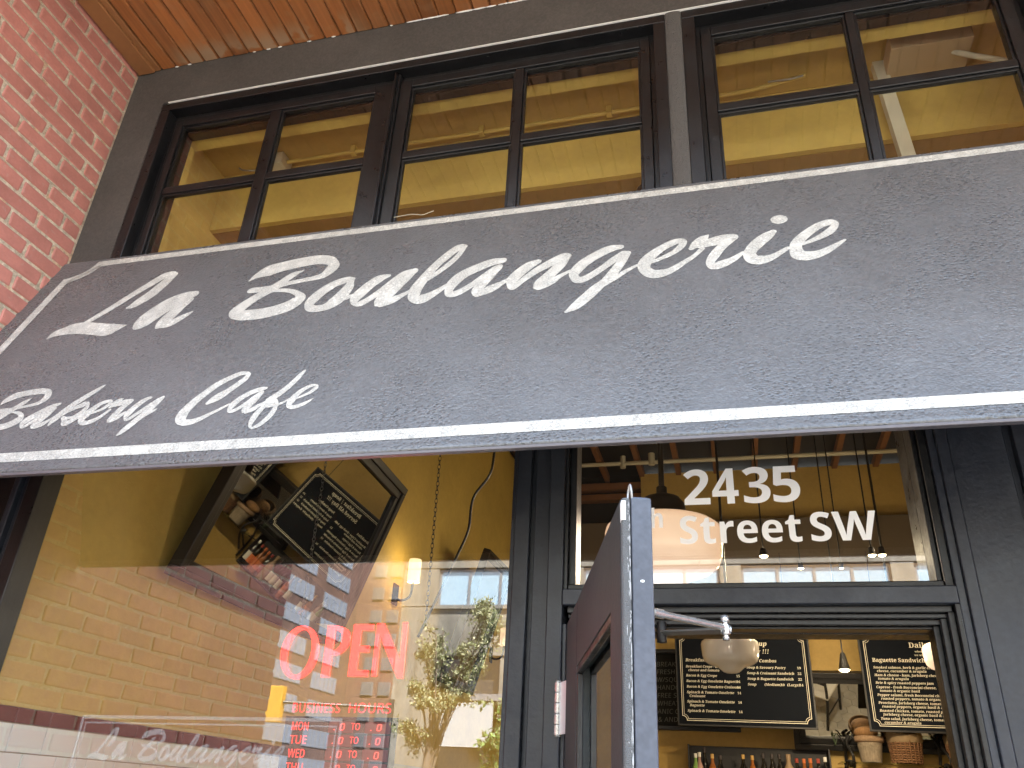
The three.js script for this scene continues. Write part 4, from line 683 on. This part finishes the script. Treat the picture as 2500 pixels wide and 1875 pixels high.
function board(name, label, cat, tex, x0, x1, y0, y1, z, wires, group) {
  const b = thing(name, label, cat, [(x0 + x1) / 2, y0, z], group), w = (x1 - x0) / 2, h = y1 - y0;
  mesh('panel', bx(-w, w, 0, h, -0.022, 0, 0.003), M.dark, b);
  const f = new THREE.PlaneGeometry(2 * w - 0.03, h - 0.03); f.translate(0, h / 2, 0.0012); mesh('printed_face', f, phys({ map: tex, roughness: 0.8, specularIntensity: 0.25 }), b);
  for (const x of wires) mesh('hanging_wire', rod([x, h, -0.01], [x, 3.86 - y0, -0.01], 0.0035, 6), M.iron, b);
}
board('menu_board', 'black menu board of breakfast and soup, the left one on the yellow wall', 'menu board', menuLeft, -0.555, 0.64, 2.297, 3.125, -6.0, [-0.42, 0.42], 'menu boards over the counter');
board('menu_board', 'black menu board of baguette sandwiches, the right one behind the door jamb', 'menu board', menuRight, 1.055, 2.25, 2.297, 3.125, -6.0, [-0.42, 0.1], 'menu boards over the counter');
{
  const b = thing('chalk_board', 'handwritten chalk board partly behind the left menu board', 'chalk board', [-0.44, 2.29, -6.44]);
  const f = new THREE.PlaneGeometry(0.78, 0.68); f.translate(0, 0.37, 0.008); mesh('writing_face', f, std({ map: chalk, roughness: 0.9 }), b);
  mesh('frame', join([bx(-0.43, 0.43, 0, 0.04, -0.015, 0.03, 0.006), bx(-0.43, 0.43, 0.7, 0.74, -0.015, 0.03, 0.006), bx(-0.43, -0.39, 0.04, 0.7, -0.015, 0.03, 0.006), bx(0.39, 0.43, 0.04, 0.7, -0.015, 0.03, 0.006)]), M.iron, b);
}

// ---------------------------------------------------------------- mirrors
function framed(name, label, cat, w, h, fw, mat, depth = 0.05) {   // its lower edge on the local x axis, facing local +z
  const m = thing(name, label, cat);
  const g = new THREE.PlaneGeometry(w - 2 * fw, h - 2 * fw); g.translate(0, h / 2, depth * 0.3); mesh('mirror_glass', g, mat, m);
  const step = (a, d0, d1) => [bx(-w / 2 + a, w / 2 - a, a, a + fw * 0.52, d0, d1, 0.005), bx(-w / 2 + a, w / 2 - a, h - a - fw * 0.52, h - a, d0, d1, 0.005), bx(-w / 2 + a, -w / 2 + a + fw * 0.52, a + fw * 0.52, h - a - fw * 0.52, d0, d1, 0.005), bx(w / 2 - a - fw * 0.52, w / 2 - a, a + fw * 0.52, h - a - fw * 0.52, d0, d1, 0.005)];
  mesh('frame', join([...step(0, -0.01, depth), ...step(fw * 0.5, -0.01, depth * 0.72)]), M.iron, m);
  mesh('back', bx(-w / 2 + 0.01, w / 2 - 0.01, 0.01, h - 0.01, -0.014, -0.0105), M.dark, m);
  return m;
}
function facing(m, at, normal, up) {
  const z = new THREE.Vector3(...normal).normalize(), x = new THREE.Vector3(...up).cross(z).normalize(), y = z.clone().cross(x);
  m.quaternion.setFromRotationMatrix(new THREE.Matrix4().makeBasis(x, y, z)); m.position.set(...at);
}
{
  const th = 0.33015, yaw = -0.06133, N = [Math.cos(th) * Math.cos(yaw), -Math.sin(th), Math.cos(th) * Math.sin(yaw)];
  const m = framed('wall_mirror', 'big black framed mirror tilted out from the left inner wall, reflecting the menu boards', 'mirror', 1.66, 1.02, 0.085, M.wallMirror);
  facing(m, [-2.215, 2.335, -1.56], N, [0, 1, 0]);
  const m2 = framed('wall_mirror', 'dark framed mirror farther back on the left inner wall, behind the pale reflections', 'mirror', 0.75, 1.05, 0.06, M.darkMirror);
  facing(m2, [-2.17, 2.38, -4.4], [1, -0.3, 0], [0, 1, 0]);
  const t = 24 * Math.PI / 180, b = framed('bar_mirror', 'mirror in a wide black moulded frame between the menu boards, reflecting the tiled floor', 'mirror', 1.42, 0.68, 0.1, M.mirror, 0.07);
  facing(b, [1.16, 2.185, -6.42], [0, -Math.sin(t), Math.cos(t)], [0, 1, 0]);
}

// ---------------------------------------------------------------- shelf of bottles, glass shelf with pot and baskets
{
  const s = thing('bottle_shelf', 'black box shelf holding a row of bottles under the menu boards', 'shelf', [0.12, 1.78, -6.4]);
  mesh('back_panel', bx(-0.6, 0.6, 0, 0.385, -0.05, -0.04), M.dark, s);
  mesh('shelf', bx(-0.6, 0.6, -0.02, 0.0, -0.04, 0.16, 0.003), M.iron, s); mesh('side', bx(-0.615, -0.6, -0.02, 0.385, -0.05, 0.14, 0.002), M.iron, s); mesh('side', bx(0.6, 0.615, -0.02, 0.385, -0.05, 0.14, 0.002), M.iron, s);
  const glass = (r, g, b) => phys({ color: C(r, g, b), roughness: 0.06, clearcoat: 0.6, clearcoatRoughness: 0.05 }), lab = (r, g, b) => std({ color: C(r, g, b), roughness: 0.6 });
  const K = { green: glass(0.20, 0.36, 0.10), pink: glass(0.42, 0.26, 0.22), black: glass(0.012, 0.012, 0.012), amber: glass(0.33, 0.11, 0.03), clear: glass(0.45, 0.42, 0.34), stone: std({ color: C(0.32, 0.22, 0.13), roughness: 0.6 }) }, L = { white: lab(0.7, 0.68, 0.62), gold: lab(0.55, 0.34, 0.10), orange: lab(0.62, 0.17, 0.05), red: lab(0.35, 0.05, 0.03), dark: lab(0.05, 0.04, 0.04) };
  const row = [[-0.43, 'green', 'white', 'white', 0.31, 'green bottle at the left end of the shelf row'], [-0.395, 'pink', 'white', 'white', 0.32, 'pinkish bottle close beside the green one'], [-0.35, 'black', 'dark', 'dark', 0.365, 'tallest black bottle behind the green and pink pair'], [-0.28, 'amber', 'orange', 'gold', 0.31, 'amber bottle with orange label standing alone left of the gap'], [-0.21, 'black', 'white', 'dark', 0.30, 'black bottle just left of the wide gap'],
    [-0.01, 'black', 'white', 'gold', 0.315, 'gold capped bottle with white label right of the gap'], [0.07, 'amber', 'orange', 'gold', 0.31, 'amber bottle with orange label right of the gap'], [0.165, 'black', 'white', 'dark', 0.33, 'first of three slim black bottles from the left'], [0.24, 'black', 'white', 'dark', 0.33, 'middle one of three slim black bottles'], [0.305, 'black', 'white', 'dark', 0.33, 'last of three slim black bottles, by the stoneware one'],
    [0.38, 'stone', 'stone', 'stone', 0.33, 'fat brown stoneware bottle'], [0.45, 'black', 'red', 'red', 0.30, 'red capped bottle next to the stoneware one'], [0.51, 'amber', 'orange', 'orange', 0.30, 'orange capped bottle, second from the stoneware one'], [0.565, 'amber', 'orange', 'orange', 0.305, 'orange capped bottle, third from the stoneware one'], [0.63, 'black', 'orange', 'red', 0.305, 'orange labelled bottle, last but one at the right end'], [0.69, 'black', 'white', 'white', 0.32, 'white capped bottle at the right end of the row']];
  const shapes = {};
  for (const [x, body, label, cap, h, text] of row) {
    const wide = body === 'stone', r = wide ? 0.048 : h > 0.325 ? 0.03 : 0.033, key = r + '_' + h;
    const b = thing('bottle', text + ' under the menu boards', 'bottle', [x, 1.7802, -6.30 - (h > 0.36 ? 0.07 : 0)], 'bottles on the black shelf');
    const g = shapes[key] ??= { body: lathe([[0, 0], [r * 0.94, 0.002], [r, 0.01], [r, h * 0.58], [r * 0.93, h * 0.64], [r * 0.48, h * 0.76], [r * 0.4, h * 0.82], [r * 0.4, h * 0.95]], 20), cap: lathe([[r * 0.43, h * 0.88], [r * 0.45, h * 0.89], [r * 0.45, h], [0, h + 0.002]], 16), label: lathe([[r + 0.0006, h * 0.18], [r + 0.001, h * 0.19], [r + 0.001, h * 0.5], [r + 0.0006, h * 0.51]], 20) };
    mesh('body', g.body, K[body], b); mesh('cap', g.cap, wide ? K.stone : L[cap], b); if (!wide) mesh('label', g.label, L[label], b);
  }
}
{
  const s = thing('glass_shelf', 'clear glass shelf on black iron brackets below the bar mirror', 'shelf', [1.35, 2.06, -6.22]);
  mesh('glass_plate', bx(-0.55, 0.75, -0.012, 0, -0.18, 0.14, 0.002), phys({ color: C(0.75, 0.85, 0.8), transmission: 1, thickness: 0.012, ior: 1.5, roughness: 0.02 }), s);
  const br = (x) => { const o = []; const v = (p, r) => o.push(tube(p, r, 24, 7)); v([[x, -0.28, -0.2], [x, -0.05, -0.19], [x + 0.012, 0.06, -0.17], [x, 0.14, -0.1], [x - 0.012, 0.2, -0.11]], 0.014); v([[x + 0.03, -0.2, -0.18], [x + 0.05, -0.05, 0.0], [x + 0.045, 0.06, 0.05], [x + 0.015, 0.15, -0.02], [x + 0.045, 0.22, -0.06]], 0.013); v([[x - 0.01, -0.14, -0.15], [x - 0.005, -0.03, 0.05], [x, -0.014, 0.1]], 0.012); o.push(lathe([[0, -0.03], [0.03, -0.02], [0.034, 0], [0.02, 0.03], [0, 0.035]], 12, [x + 0.02, -0.01, 0.02])); for (const a of [0.4, 1.4, 2.4, -0.6]) v([[x + 0.01, 0.12, -0.08], [x + 0.01 + 0.05 * Math.cos(a), 0.2, -0.08 + 0.03 * Math.sin(a)], [x + 0.01 + 0.08 * Math.cos(a), 0.235, -0.08]], 0.006); return join(o); };
  mesh('bracket', br(-0.485), M.iron, s); mesh('bracket', br(0.28), M.iron, s);
  const pot = thing('clay_pot', 'pale weathered clay pot with a rolled rim standing on the glass shelf', 'pot', [1.06, 2.062, -6.19]);
  mesh('pot_body', lathe([[0, 0], [0.078, 0], [0.083, 0.006], [0.098, 0.12], [0.104, 0.165]], 30), M.clay, pot); mesh('rim', lathe([[0.104, 0.16], [0.118, 0.165], [0.122, 0.178], [0.120, 0.206], [0.112, 0.21], [0.104, 0.206], [0.098, 0.17]], 30), M.clayRim, pot);
  const loaf = thing('bread_loaf', 'round tan loaf above the clay pot at the lower edge of the bar mirror', 'bread', [1.05, 2.262, -6.25]);
  mesh('crust', new THREE.SphereGeometry(0.1, 28, 16).scale(1, 0.52, 0.8).translate(0, 0.045, 0), M.crust, loaf);
  const basket = (label, at, k) => {
    const b = thing('basket', label, 'basket', at, 'wicker baskets on the glass shelf'), coil = [], N = 9, q = rng(31 + k);
    mesh('basket_lining', lathe([[0, 0.004], [0.112, 0.004], [0.124, 0.16], [0.128, 0.19]], 30), M.wickerDark, b);
    for (let i = 0; i < N; i++) { const y = 0.012 + i * 0.0185, R = 0.117 + 0.012 * (y / 0.19); const pts = []; for (let a = 0; a < 40; a++) { const t = a / 40 * 2 * Math.PI, w = 0.0035 * Math.sin(a * Math.PI + 0.5 * i) + 0.003 * Math.sin(t * 14 + (i % 2) * Math.PI); pts.push([(R + w) * Math.cos(t), y + 0.0016 * Math.sin(t * 9 + i), (R + w) * Math.sin(t)]); } mesh('coil', tube(pts, 0.0075, 80, 6, true), M.wicker[i % 2], b); }
    const posts = []; for (let a = 0; a < 22; a++) { const t = a / 22 * 2 * Math.PI; posts.push(rod([0.121 * Math.cos(t), 0.002, 0.121 * Math.sin(t)], [0.135 * Math.cos(t), 0.185, 0.135 * Math.sin(t)], 0.005, 6)); } mesh('stake', join(posts), M.wicker[0], b);
    const ring = [], nx = 54; for (let i = 0; i <= nx; i++) { const t = i / nx * 2 * Math.PI; ring.push(t); }
    const pos = [], idx = []; ring.forEach((t) => { [[0.134, 0.165], [0.142, 0.178], [0.146, 0.225], [0.138, 0.245 + 0.02 * Math.sin(t * 3 + k) + 0.01 * Math.sin(t * 11)], [0.12, 0.235], [0.105, 0.2]].forEach(([r, y]) => { const w = 1 + 0.03 * Math.sin(t * 9 + y * 60 + k) ; pos.push(r * w * Math.cos(t), y, r * w * Math.sin(t)); }); }); for (let i = 0; i < nx; i++) for (let j = 0; j < 5; j++) { const a = i * 6 + j; idx.push(a, a + 1, a + 6, a + 1, a + 7, a + 6); }
    const g = new THREE.BufferGeometry(); g.setAttribute('position', new THREE.Float32BufferAttribute(pos, 3)); g.setIndex(idx); g.computeVertexNormals(); mesh('paper_cuff', muv(g), M.kraft, b);
  };
  basket('brown wicker basket with a folded paper cuff, right of the clay pot', [1.345, 2.062, -6.2], 0);
  basket('brown wicker basket cut off by the right door jamb', [1.80, 2.062, -6.2], 3);
  // a small plant standing in front of the bar mirror
  const pl = thing('plant', 'small dark spiky plant at the lower left of the bar mirror', 'plant', [0.79, 2.2, -6.3]), lv = []; const q = rng(12);
  for (let i = 0; i < 9; i++) { const a = q() * 6.28, s2 = 0.02 + q() * 0.03; lv.push(rod([0, 0, 0], [s2 * Math.cos(a), 0.05 + q() * 0.05, s2 * Math.sin(a)], 0.005, 5, 0.0006)); } mesh('leaf', join(lv), M.leafDark, pl);
}
// café chairs and a table on the tiled floor
{
  const mk = (label, x, z, turn) => {
    const c = thing('cafe_chair', label, 'chair', [x, 0, z], 'cafe chairs on the tiled floor'); c.rotation.y = turn;
    mesh('seat', bx(-0.21, 0.21, 0.44, 0.475, -0.21, 0.21, 0.015), M.white, c);
    for (const [a, b] of [[-0.19, 0.19], [0.19, 0.19]]) mesh('leg', rod([a * 1.08, 0.001, b * 1.08], [a, 0.44, b], 0.017, 8, 0.02), M.blackGloss, c);
    for (const a of [-0.19, 0.19]) mesh('leg', tube([[a * 1.08, 0.012, -0.235], [a, 0.44, -0.19], [a * 0.95, 0.7, -0.22], [a * 0.9, 0.9, -0.27]], 0.018, 20, 8), M.blackGloss, c);
    mesh('backrest', join([bx(-0.18, 0.18, 0.84, 0.9, -0.275, -0.25, 0.01), bx(-0.18, 0.18, 0.68, 0.72, -0.24, -0.22, 0.008)]), M.blackGloss, c);
    mesh('stretcher', join([rod([-0.2, 0.2, 0.2], [-0.2, 0.2, -0.21], 0.01, 6), rod([0.2, 0.2, 0.2], [0.2, 0.2, -0.21], 0.01, 6)]), M.blackGloss, c);
  };
  mk('white seated black cafe chair whose legs show at the left in the bar mirror', 0.98, -3.55, 0.5); mk('black cafe chair whose feet show at the top of the bar mirror', 1.55, -2.75, 3.4);
}

// ---------------------------------------------------------------- lit sign hanging behind the display window
{
  const s = thing('open_sign', 'hanging red lit open sign with business hours behind the display window', 'lit sign', [-1.05, 1.5, -0.15]);
  s.rotation.z = 0.012;
  const px = (x) => x + 1.05, py = (y) => y - 1.5;
  mesh('hours_panel', bx(px(-1.2), px(-0.872), py(1.2), py(1.782), -0.004, 0.0), M.smoke, s);
  const clear = new THREE.Shape(); clear.absellipse(px(-1.055), py(1.95), 0.215, 0.135, 0, Math.PI * 2); const cg = new THREE.ShapeGeometry(clear, 40); cg.translate(0, 0, -0.008); mesh('clear_panel', strip(cg), M.acrylic, s);
  
  const ext = (shape) => { const g = new THREE.ExtrudeGeometry(shape, { depth: 0.006, bevelEnabled: true, bevelSize: 0.0012, bevelThickness: 0.0012, bevelSegments: 1, curveSegments: 28 }); return strip(g); };
  const V = (l) => new THREE.Shape(l.map(([x, y]) => new THREE.Vector2(px(x), py(y))));
  const dim = 0.0;
  { const o = new THREE.Shape(); o.absellipse(px(-1.187), py(1.949), 0.0565, 0.071, 0, Math.PI * 2, false, 0); const h = new THREE.Path(); h.absellipse(px(-1.187), py(1.949), 0.0385, 0.0635, 0, Math.PI * 2, true, -0.06); o.holes.push(h); mesh('letter', ext(o), M.red, s); }
  { const x = -1.108, b = 1.884, t = 2.02; const o = V([[x, b], [x + 0.021, b], [x + 0.021, b + 0.058]]); o.bezierCurveTo(px(x + 0.05), py(b + 0.056), px(x + 0.072), py(b + 0.078), px(x + 0.070), py(b + 0.102)); o.bezierCurveTo(px(x + 0.068), py(b + 0.128), px(x + 0.045), py(t), px(x), py(t)); o.closePath(); const h = new THREE.Path(); h.moveTo(px(x + 0.021), py(b + 0.068)); h.lineTo(px(x + 0.021), py(t - 0.009)); h.bezierCurveTo(px(x + 0.04), py(t - 0.01), px(x + 0.049), py(b + 0.115), px(x + 0.049), py(b + 0.1)); h.bezierCurveTo(px(x + 0.049), py(b + 0.08), px(x + 0.035), py(b + 0.066), px(x + 0.021), py(b + 0.068)); o.holes.push(h); mesh('letter', ext(o), M.red, s); }
  { const x = -1.028, b = 1.886, t = 2.022; mesh('letter', ext(V([[x, b], [x + 0.056, b], [x + 0.056, b + 0.013], [x + 0.021, b + 0.013], [x + 0.021, b + 0.064], [x + 0.051, b + 0.064], [x + 0.051, b + 0.077], [x + 0.021, b + 0.077], [x + 0.021, t - 0.013], [x + 0.057, t - 0.013], [x + 0.057, t], [x, t]])), M.red, s); }
  { const x = -0.958, b = 1.884, t = 2.024; mesh('letter', ext(V([[x, b + 0.003], [x + 0.011, b + 0.003], [x + 0.011, t - 0.032], [x + 0.075, b - 0.002], [x + 0.088, b - 0.002], [x + 0.088, t + 0.002], [x + 0.077, t + 0.002], [x + 0.077, b + 0.04], [x + 0.019, t], [x, t]])), M.red, s); }
  mesh('hours_heading', join([word(sans, 'BUSINESS', 0.0235, px(-1.182), py(1.7915), 0.003, { width: 0.142 }), word(sans, 'HOURS', 0.0245, px(-1.015), py(1.7925), 0.003, { width: 0.122 })]), M.redDim, s);
  const days = ['MON', 'TUE', 'WED', 'THU', 'FRI', 'SAT', 'SUN'], win = [], dayText = [], dig = [];
  const seg = (x, y) => { const w = 0.0085, h = 0.0165, t = 0.0019, k = 0.12; const r = (a, b, c, d) => { const g = bx(a, b, c, d, 0.0035, 0.0044); const p = g.attributes.position; for (let i = 0; i < p.count; i++) p.setX(i, p.getX(i) + (p.getY(i) - y) * k); return g; }; return join([r(x, x + w, y, y + t), r(x, x + w, y + h - t, y + h), r(x - t, x, y + t, y + h - t), r(x + w, x + w + t, y + t, y + h - t), bx(x - 0.019, x - 0.0165, y, y + 0.0022, 0.0035, 0.0044)]); };
  days.forEach((d, i) => {
    const y = py(1.747) - i * 0.0335;
    mesh('day', word(sans, d, 0.0205, px(-1.176), y - 0.0005, 0.003, { width: 0.049 }), M.redDim, s); mesh('to', word(sans, 'TO', 0.0165, px(-1.002), y + 0.003, 0.003, { width: 0.0255 }), M.redDim, s);
    for (const x of [px(-1.068), px(-0.962)]) { mesh('digit_window', bx(x, x + 0.073, y - 0.005, y + 0.0235, 0.0005, 0.003, 0.001), M.digitWindow, s); mesh('digit', seg(x + 0.036, y + 0.0015), M.redDigit, s); }
  });
  // chains and flex
  const chain = (x, y0, y1) => { const l = [], n = Math.round((y1 - y0) / 0.0135); for (let i = 0; i < n; i++) { const g = new THREE.TorusGeometry(0.0058, 0.0011, 5, 12); g.scale(0.72, 1.45, 1); g.rotateY(i % 2 ? Math.PI / 2 : 0.2); g.translate(x, lerp(y0, y1, (i + 0.5) / n), 0); l.push(strip(g)); } return join(l); };
  mesh('chain', chain(px(-0.818), py(2.02), py(2.78)), M.iron, s); mesh('chain', chain(px(-1.2), py(2.03), py(2.78)), M.iron, s);
  mesh('flex', tube([[px(-0.66), py(2.75), -0.13], [px(-0.69), py(2.6), -0.15], [px(-0.702), py(2.516), -0.15], [px(-0.752), py(2.44), -0.15], [px(-0.762), py(2.335), -0.15], [px(-0.79), py(2.25), -0.14], [px(-0.86), py(2.0), -0.06]], 0.0042, 60, 7), M.iron, s);
}

// ---------------------------------------------------------------- across the street: what the shop glass reflects
{
  const b = thing('concrete_building', 'pale concrete building across the street, reflected in the shop glass', 'building');
  const Z = 24, rows = [[7.36, 8.62], [11.2, 12.5]], panels = [];
  const x0 = -10.95, x1 = 26, H = 15.5;
  // wall in courses, with real openings for the windows
  const cols = []; for (let x = -9.68; x < x1 - 4; x += 5.0) cols.push([x, x + 4.35]);
  let y = 0; const bands = [[0, 4.3, false], [4.3, 5.78, 'shop'], [5.78, 7.36, false], [7.36, 8.62, true], [8.62, 11.2, false], [11.2, 12.5, true], [12.5, H, false]];
  const J = 0.03;
  for (const [a, c, open] of bands) {
    if (open === 'shop') { panels.push(bx(x0, -9.45, a, c, Z, Z + 0.4)); panels.push(bx(-2.0, x1, a, c, Z, Z + 0.4)); continue; }
    if (open) { let l = x0; for (const [p, q] of cols) { panels.push(bx(l, p, a, c, Z, Z + 0.4)); l = q; } panels.push(bx(l, x1, a, c, Z, Z + 0.4)); continue; }
    if (a === 0) { panels.push(bx(x0, -9.45, a, c, Z, Z + 0.4)); panels.push(bx(-2.0, x1, a, c, Z, Z + 0.4)); continue; }
    for (let x = x0, k = 0; x < x1; x += 5.0, k++) panels.push(bx(x + J / 2, Math.min(x + 5.0, x1) - J / 2, a + (a > 6 ? J : 0), c - J, Z, Z + 0.4, 0.01));
  }
  panels.push(bx(x0, x1, 0, H, Z + 0.42, Z + 14));
  mesh('wall', join(panels), M.concrete, b);
  mesh('parapet', bx(x0 - 0.1, x1, H, H + 0.5, Z - 0.08, Z + 14), M.concrete, b);
  for (const [a, c] of rows) for (const [p, q] of cols) {
    const w = mesh('window', join([bx(p, q, a, a + 0.07, Z + 0.1, Z + 0.2), bx(p, q, c - 0.07, c, Z + 0.1, Z + 0.2), bx(p, p + 0.07, a + 0.07, c - 0.07, Z + 0.1, Z + 0.2), bx(q - 0.07, q, a + 0.07, c - 0.07, Z + 0.1, Z + 0.2), ...[1, 2, 3].map((k) => bx(lerp(p, q, k / 4) - 0.04, lerp(p, q, k / 4) + 0.04, a + 0.07, c - 0.07, Z + 0.1, Z + 0.2))]), M.frameGrey, b);
    mesh('window_pane', bx(p + 0.05, q - 0.05, a + 0.05, c - 0.05, Z + 0.14, Z + 0.16), M.glassBlue, w);
    mesh('window_sill', bx(p - 0.1, q + 0.1, a - 0.1, a - 0.002, Z - 0.1, Z + 0.1), M.concrete, w);
  }
  mesh('shop_recess', bx(-9.44, -2.01, 0.02, 5.76, Z + 0.405, Z + 0.415), M.shopDark, b);
  mesh('white_screen', bx(-9.22, -7.5, 3.06, 4.36, Z + 0.02, Z + 0.1), M.blind, b); mesh('white_screen', bx(-6.6, -4.9, 3.06, 4.36, Z + 0.02, Z + 0.1), M.blind, b);
  mesh('shop_post', bx(-7.35, -7.15, 0, 5.76, Z + 0.05, Z + 0.35), M.concrete, b); mesh('shop_lintel', bx(-9.44, -2.01, 4.42, 4.62, Z + 0.03, Z + 0.33), M.frameGrey, b);
}
{
  const t = thing('brick_tower', 'tall red brick block with rows of white blinds, reflected in the display window', 'building');
  const X = -54, H = 44; mesh('wall', bx(-80, X, 0, H, 60, 110), M.towerBrick, t);
  const slat = bx(0, 0.16, 0, 1, -0.5, 0.5);
  for (let r = 0; r < 10; r++) for (const [z0, z1] of [[66.5, 74], [77.5, 85], [88.5, 96.3], [99.2, 106.5]]) {
    const y0 = 3.2 + r * 3.45, w = mesh('window', bx(X + 0.005, X + 0.06, y0, y0 + 2.1, z0, z1), M.frameGrey, t), n = 6, d = (z1 - z0) / n;
    const list = []; for (let k = 0; k < n; k++) list.push(bx(X + 0.065, X + 0.1, y0 + 0.08, y0 + 2.02, z0 + k * d + 0.2, z0 + (k + 1) * d - 0.2)); mesh('blind', join(list), M.blindBlue, w);
  }
  const s = thing('brown_block', 'dark brown brick block between the tower and the concrete building, seen in the glass', 'building');
  mesh('wall', bx(-64, -48.5, 0, 36, 114, 134), M.towerDark, s);
  for (let r = 0; r < 9; r++) for (const x of [-53.6, -50.9]) { const y0 = 4 + r * 3.45, w = mesh('window', bx(x, x + 1.9, y0, y0 + 1.9, 113.9, 113.99), M.frameGrey, s); mesh('blind', bx(x + 0.12, x + 1.78, y0 + 0.1, y0 + 1.8, 113.8, 113.89), M.blindDim, w); }
}
{
  const t = thing('traffic_signal', 'yellow traffic signal with three hooded lenses over the street corner, seen in the glass', 'traffic signal', [-10.55, 2.98, 16.2]);
  mesh('housing', bx(-0.17, 0.17, 0, 0.8, -0.1, 0.1, 0.02), M.signalYellow, t);
  for (let k = 0; k < 3; k++) { const y = 0.14 + k * 0.26, g = new THREE.CylinderGeometry(0.105, 0.105, 0.2, 18, 1, true, Math.PI * 0.15, Math.PI * 1.7); g.rotateX(Math.PI / 2); g.rotateZ(Math.PI / 2); g.rotateY(-Math.PI / 2); g.translate(-0.26, y, 0); mesh('hood', muv(g), M.signalYellow, t); const l = new THREE.CylinderGeometry(0.095, 0.095, 0.02, 18); l.rotateZ(Math.PI / 2); l.translate(-0.175, y, 0); mesh('lens', strip(l), M.signalLens, t); }
  mesh('mast_arm', rod([0.17, 0.45, 0], [2.4, 0.5, 1.2], 0.04, 10), M.paintMid, t); mesh('pole', rod([2.4, -2.98, 1.2], [2.4, 0.7, 1.2], 0.07, 12), M.paintMid, t);
}
function tree(label, at, trunkTop, lean, crown, nLeaf, leafSize, mats, seed, group) {
  const t = thing('street_tree', label, 'tree', at, group), q = rng(seed), wood = [], leaves = [[], []];
  const G = () => (q() + q() + q() - 1.5) * 1.1;
  wood.push(tube([[0, 0, 0], [0.05 * lean, trunkTop * 0.5, 0], [0.16 * lean, trunkTop, 0.04]], 0.07, 14, 8));
  const base = [0.16 * lean, trunkTop * 0.8, 0.04], tips = [];
  for (let i = 0; i < 26; i++) {
    const c = crown[i % crown.length], end = [c[0] + c[3] * G() * 0.75, c[1] + c[4] * G() * 0.75, c[2] + c[3] * G() * 0.75], mid = [lerp(base[0], end[0], 0.5) + 0.1 * G(), lerp(base[1], end[1], 0.55) + 0.12, lerp(base[2], end[2], 0.5) + 0.1 * G()];
    wood.push(tube([[base[0], lerp(base[1] * 0.7, base[1], q()), base[2]], mid, end], 0.013, 10, 5)); tips.push([mid, end]);
    for (let k = 0; k < 4; k++) { const s = lerp(0.35, 1, q()), a = [lerp(mid[0], end[0], s), lerp(mid[1], end[1], s), lerp(mid[2], end[2], s)], e = [a[0] + 0.35 * G(), a[1] + 0.22 * G(), a[2] + 0.35 * G()]; wood.push(rod(a, e, 0.006, 4, 0.002)); tips.push([a, e]); }
  }
  const leaf = new THREE.BufferGeometry(); leaf.setAttribute('position', new THREE.Float32BufferAttribute([0, 0, 0, 0.3, 0.5, 0.06, 0, 1, 0, 0, 0, 0, 0, 1, 0, -0.3, 0.5, 0.06], 3)); leaf.setAttribute('uv', new THREE.Float32BufferAttribute([0, 0, 1, 0, 0, 1, 0, 0, 0, 1, 1, 0], 2)); leaf.computeVertexNormals();
  const per = Math.ceil(nLeaf / tips.length), m4 = new THREE.Matrix4(), eu = new THREE.Euler(), qt = new THREE.Quaternion();
  for (const [a, e] of tips) for (let k = 0; k < per; k++) { const s = q(), sz = leafSize * (0.6 + 0.8 * q()); eu.set(q() * 6.3, q() * 6.3, q() * 6.3); m4.compose(new THREE.Vector3(lerp(a[0], e[0], s) + 0.09 * G(), lerp(a[1], e[1], s) + 0.07 * G(), lerp(a[2], e[2], s) + 0.09 * G()), qt.setFromEuler(eu), new THREE.Vector3(sz, sz, sz)); leaves[q() < 0.55 ? 0 : 1].push(leaf.clone().applyMatrix4(m4)); }
  mesh('trunk', join(wood), M.bark, t);
  mesh('crown', join(leaves[0]), mats[0], t); mesh('crown', join(leaves[1]), mats[1], t);
}
tree('thin pale leaved street tree across the pavement, seen in the display window glass', [-5.25, 0, 12], 2.9, 1, [[0.0, 4.15, 0, 0.5, 0.42], [0.8, 4.75, 0.1, 0.42, 0.35], [1.25, 4.6, 0, 0.35, 0.4], [0.35, 3.7, 0.1, 0.6, 0.4], [-0.2, 3.3, 0, 0.4, 0.4], [0.65, 3.1, -0.1, 0.45, 0.45], [-0.1, 2.6, 0, 0.4, 0.4], [0.9, 3.9, 0.1, 0.45, 0.4]], 9000, 0.06, [M.leafPale, M.leafOlive], 41);
tree('bushy bright green street tree reflected at the right edge of the display window', [-3.55, 0, 11], 1.2, 0.5, [[0.0, 2.6, 0, 0.35, 0.4], [-0.15, 2.1, 0, 0.45, 0.35], [-0.45, 1.7, 0, 0.45, 0.4], [0.1, 3.1, 0, 0.25, 0.3], [0.2, 1.9, 0, 0.4, 0.4]], 7000, 0.085, [M.leafGreen, M.leafOlive], 47);

renderer.render(scene, camera);
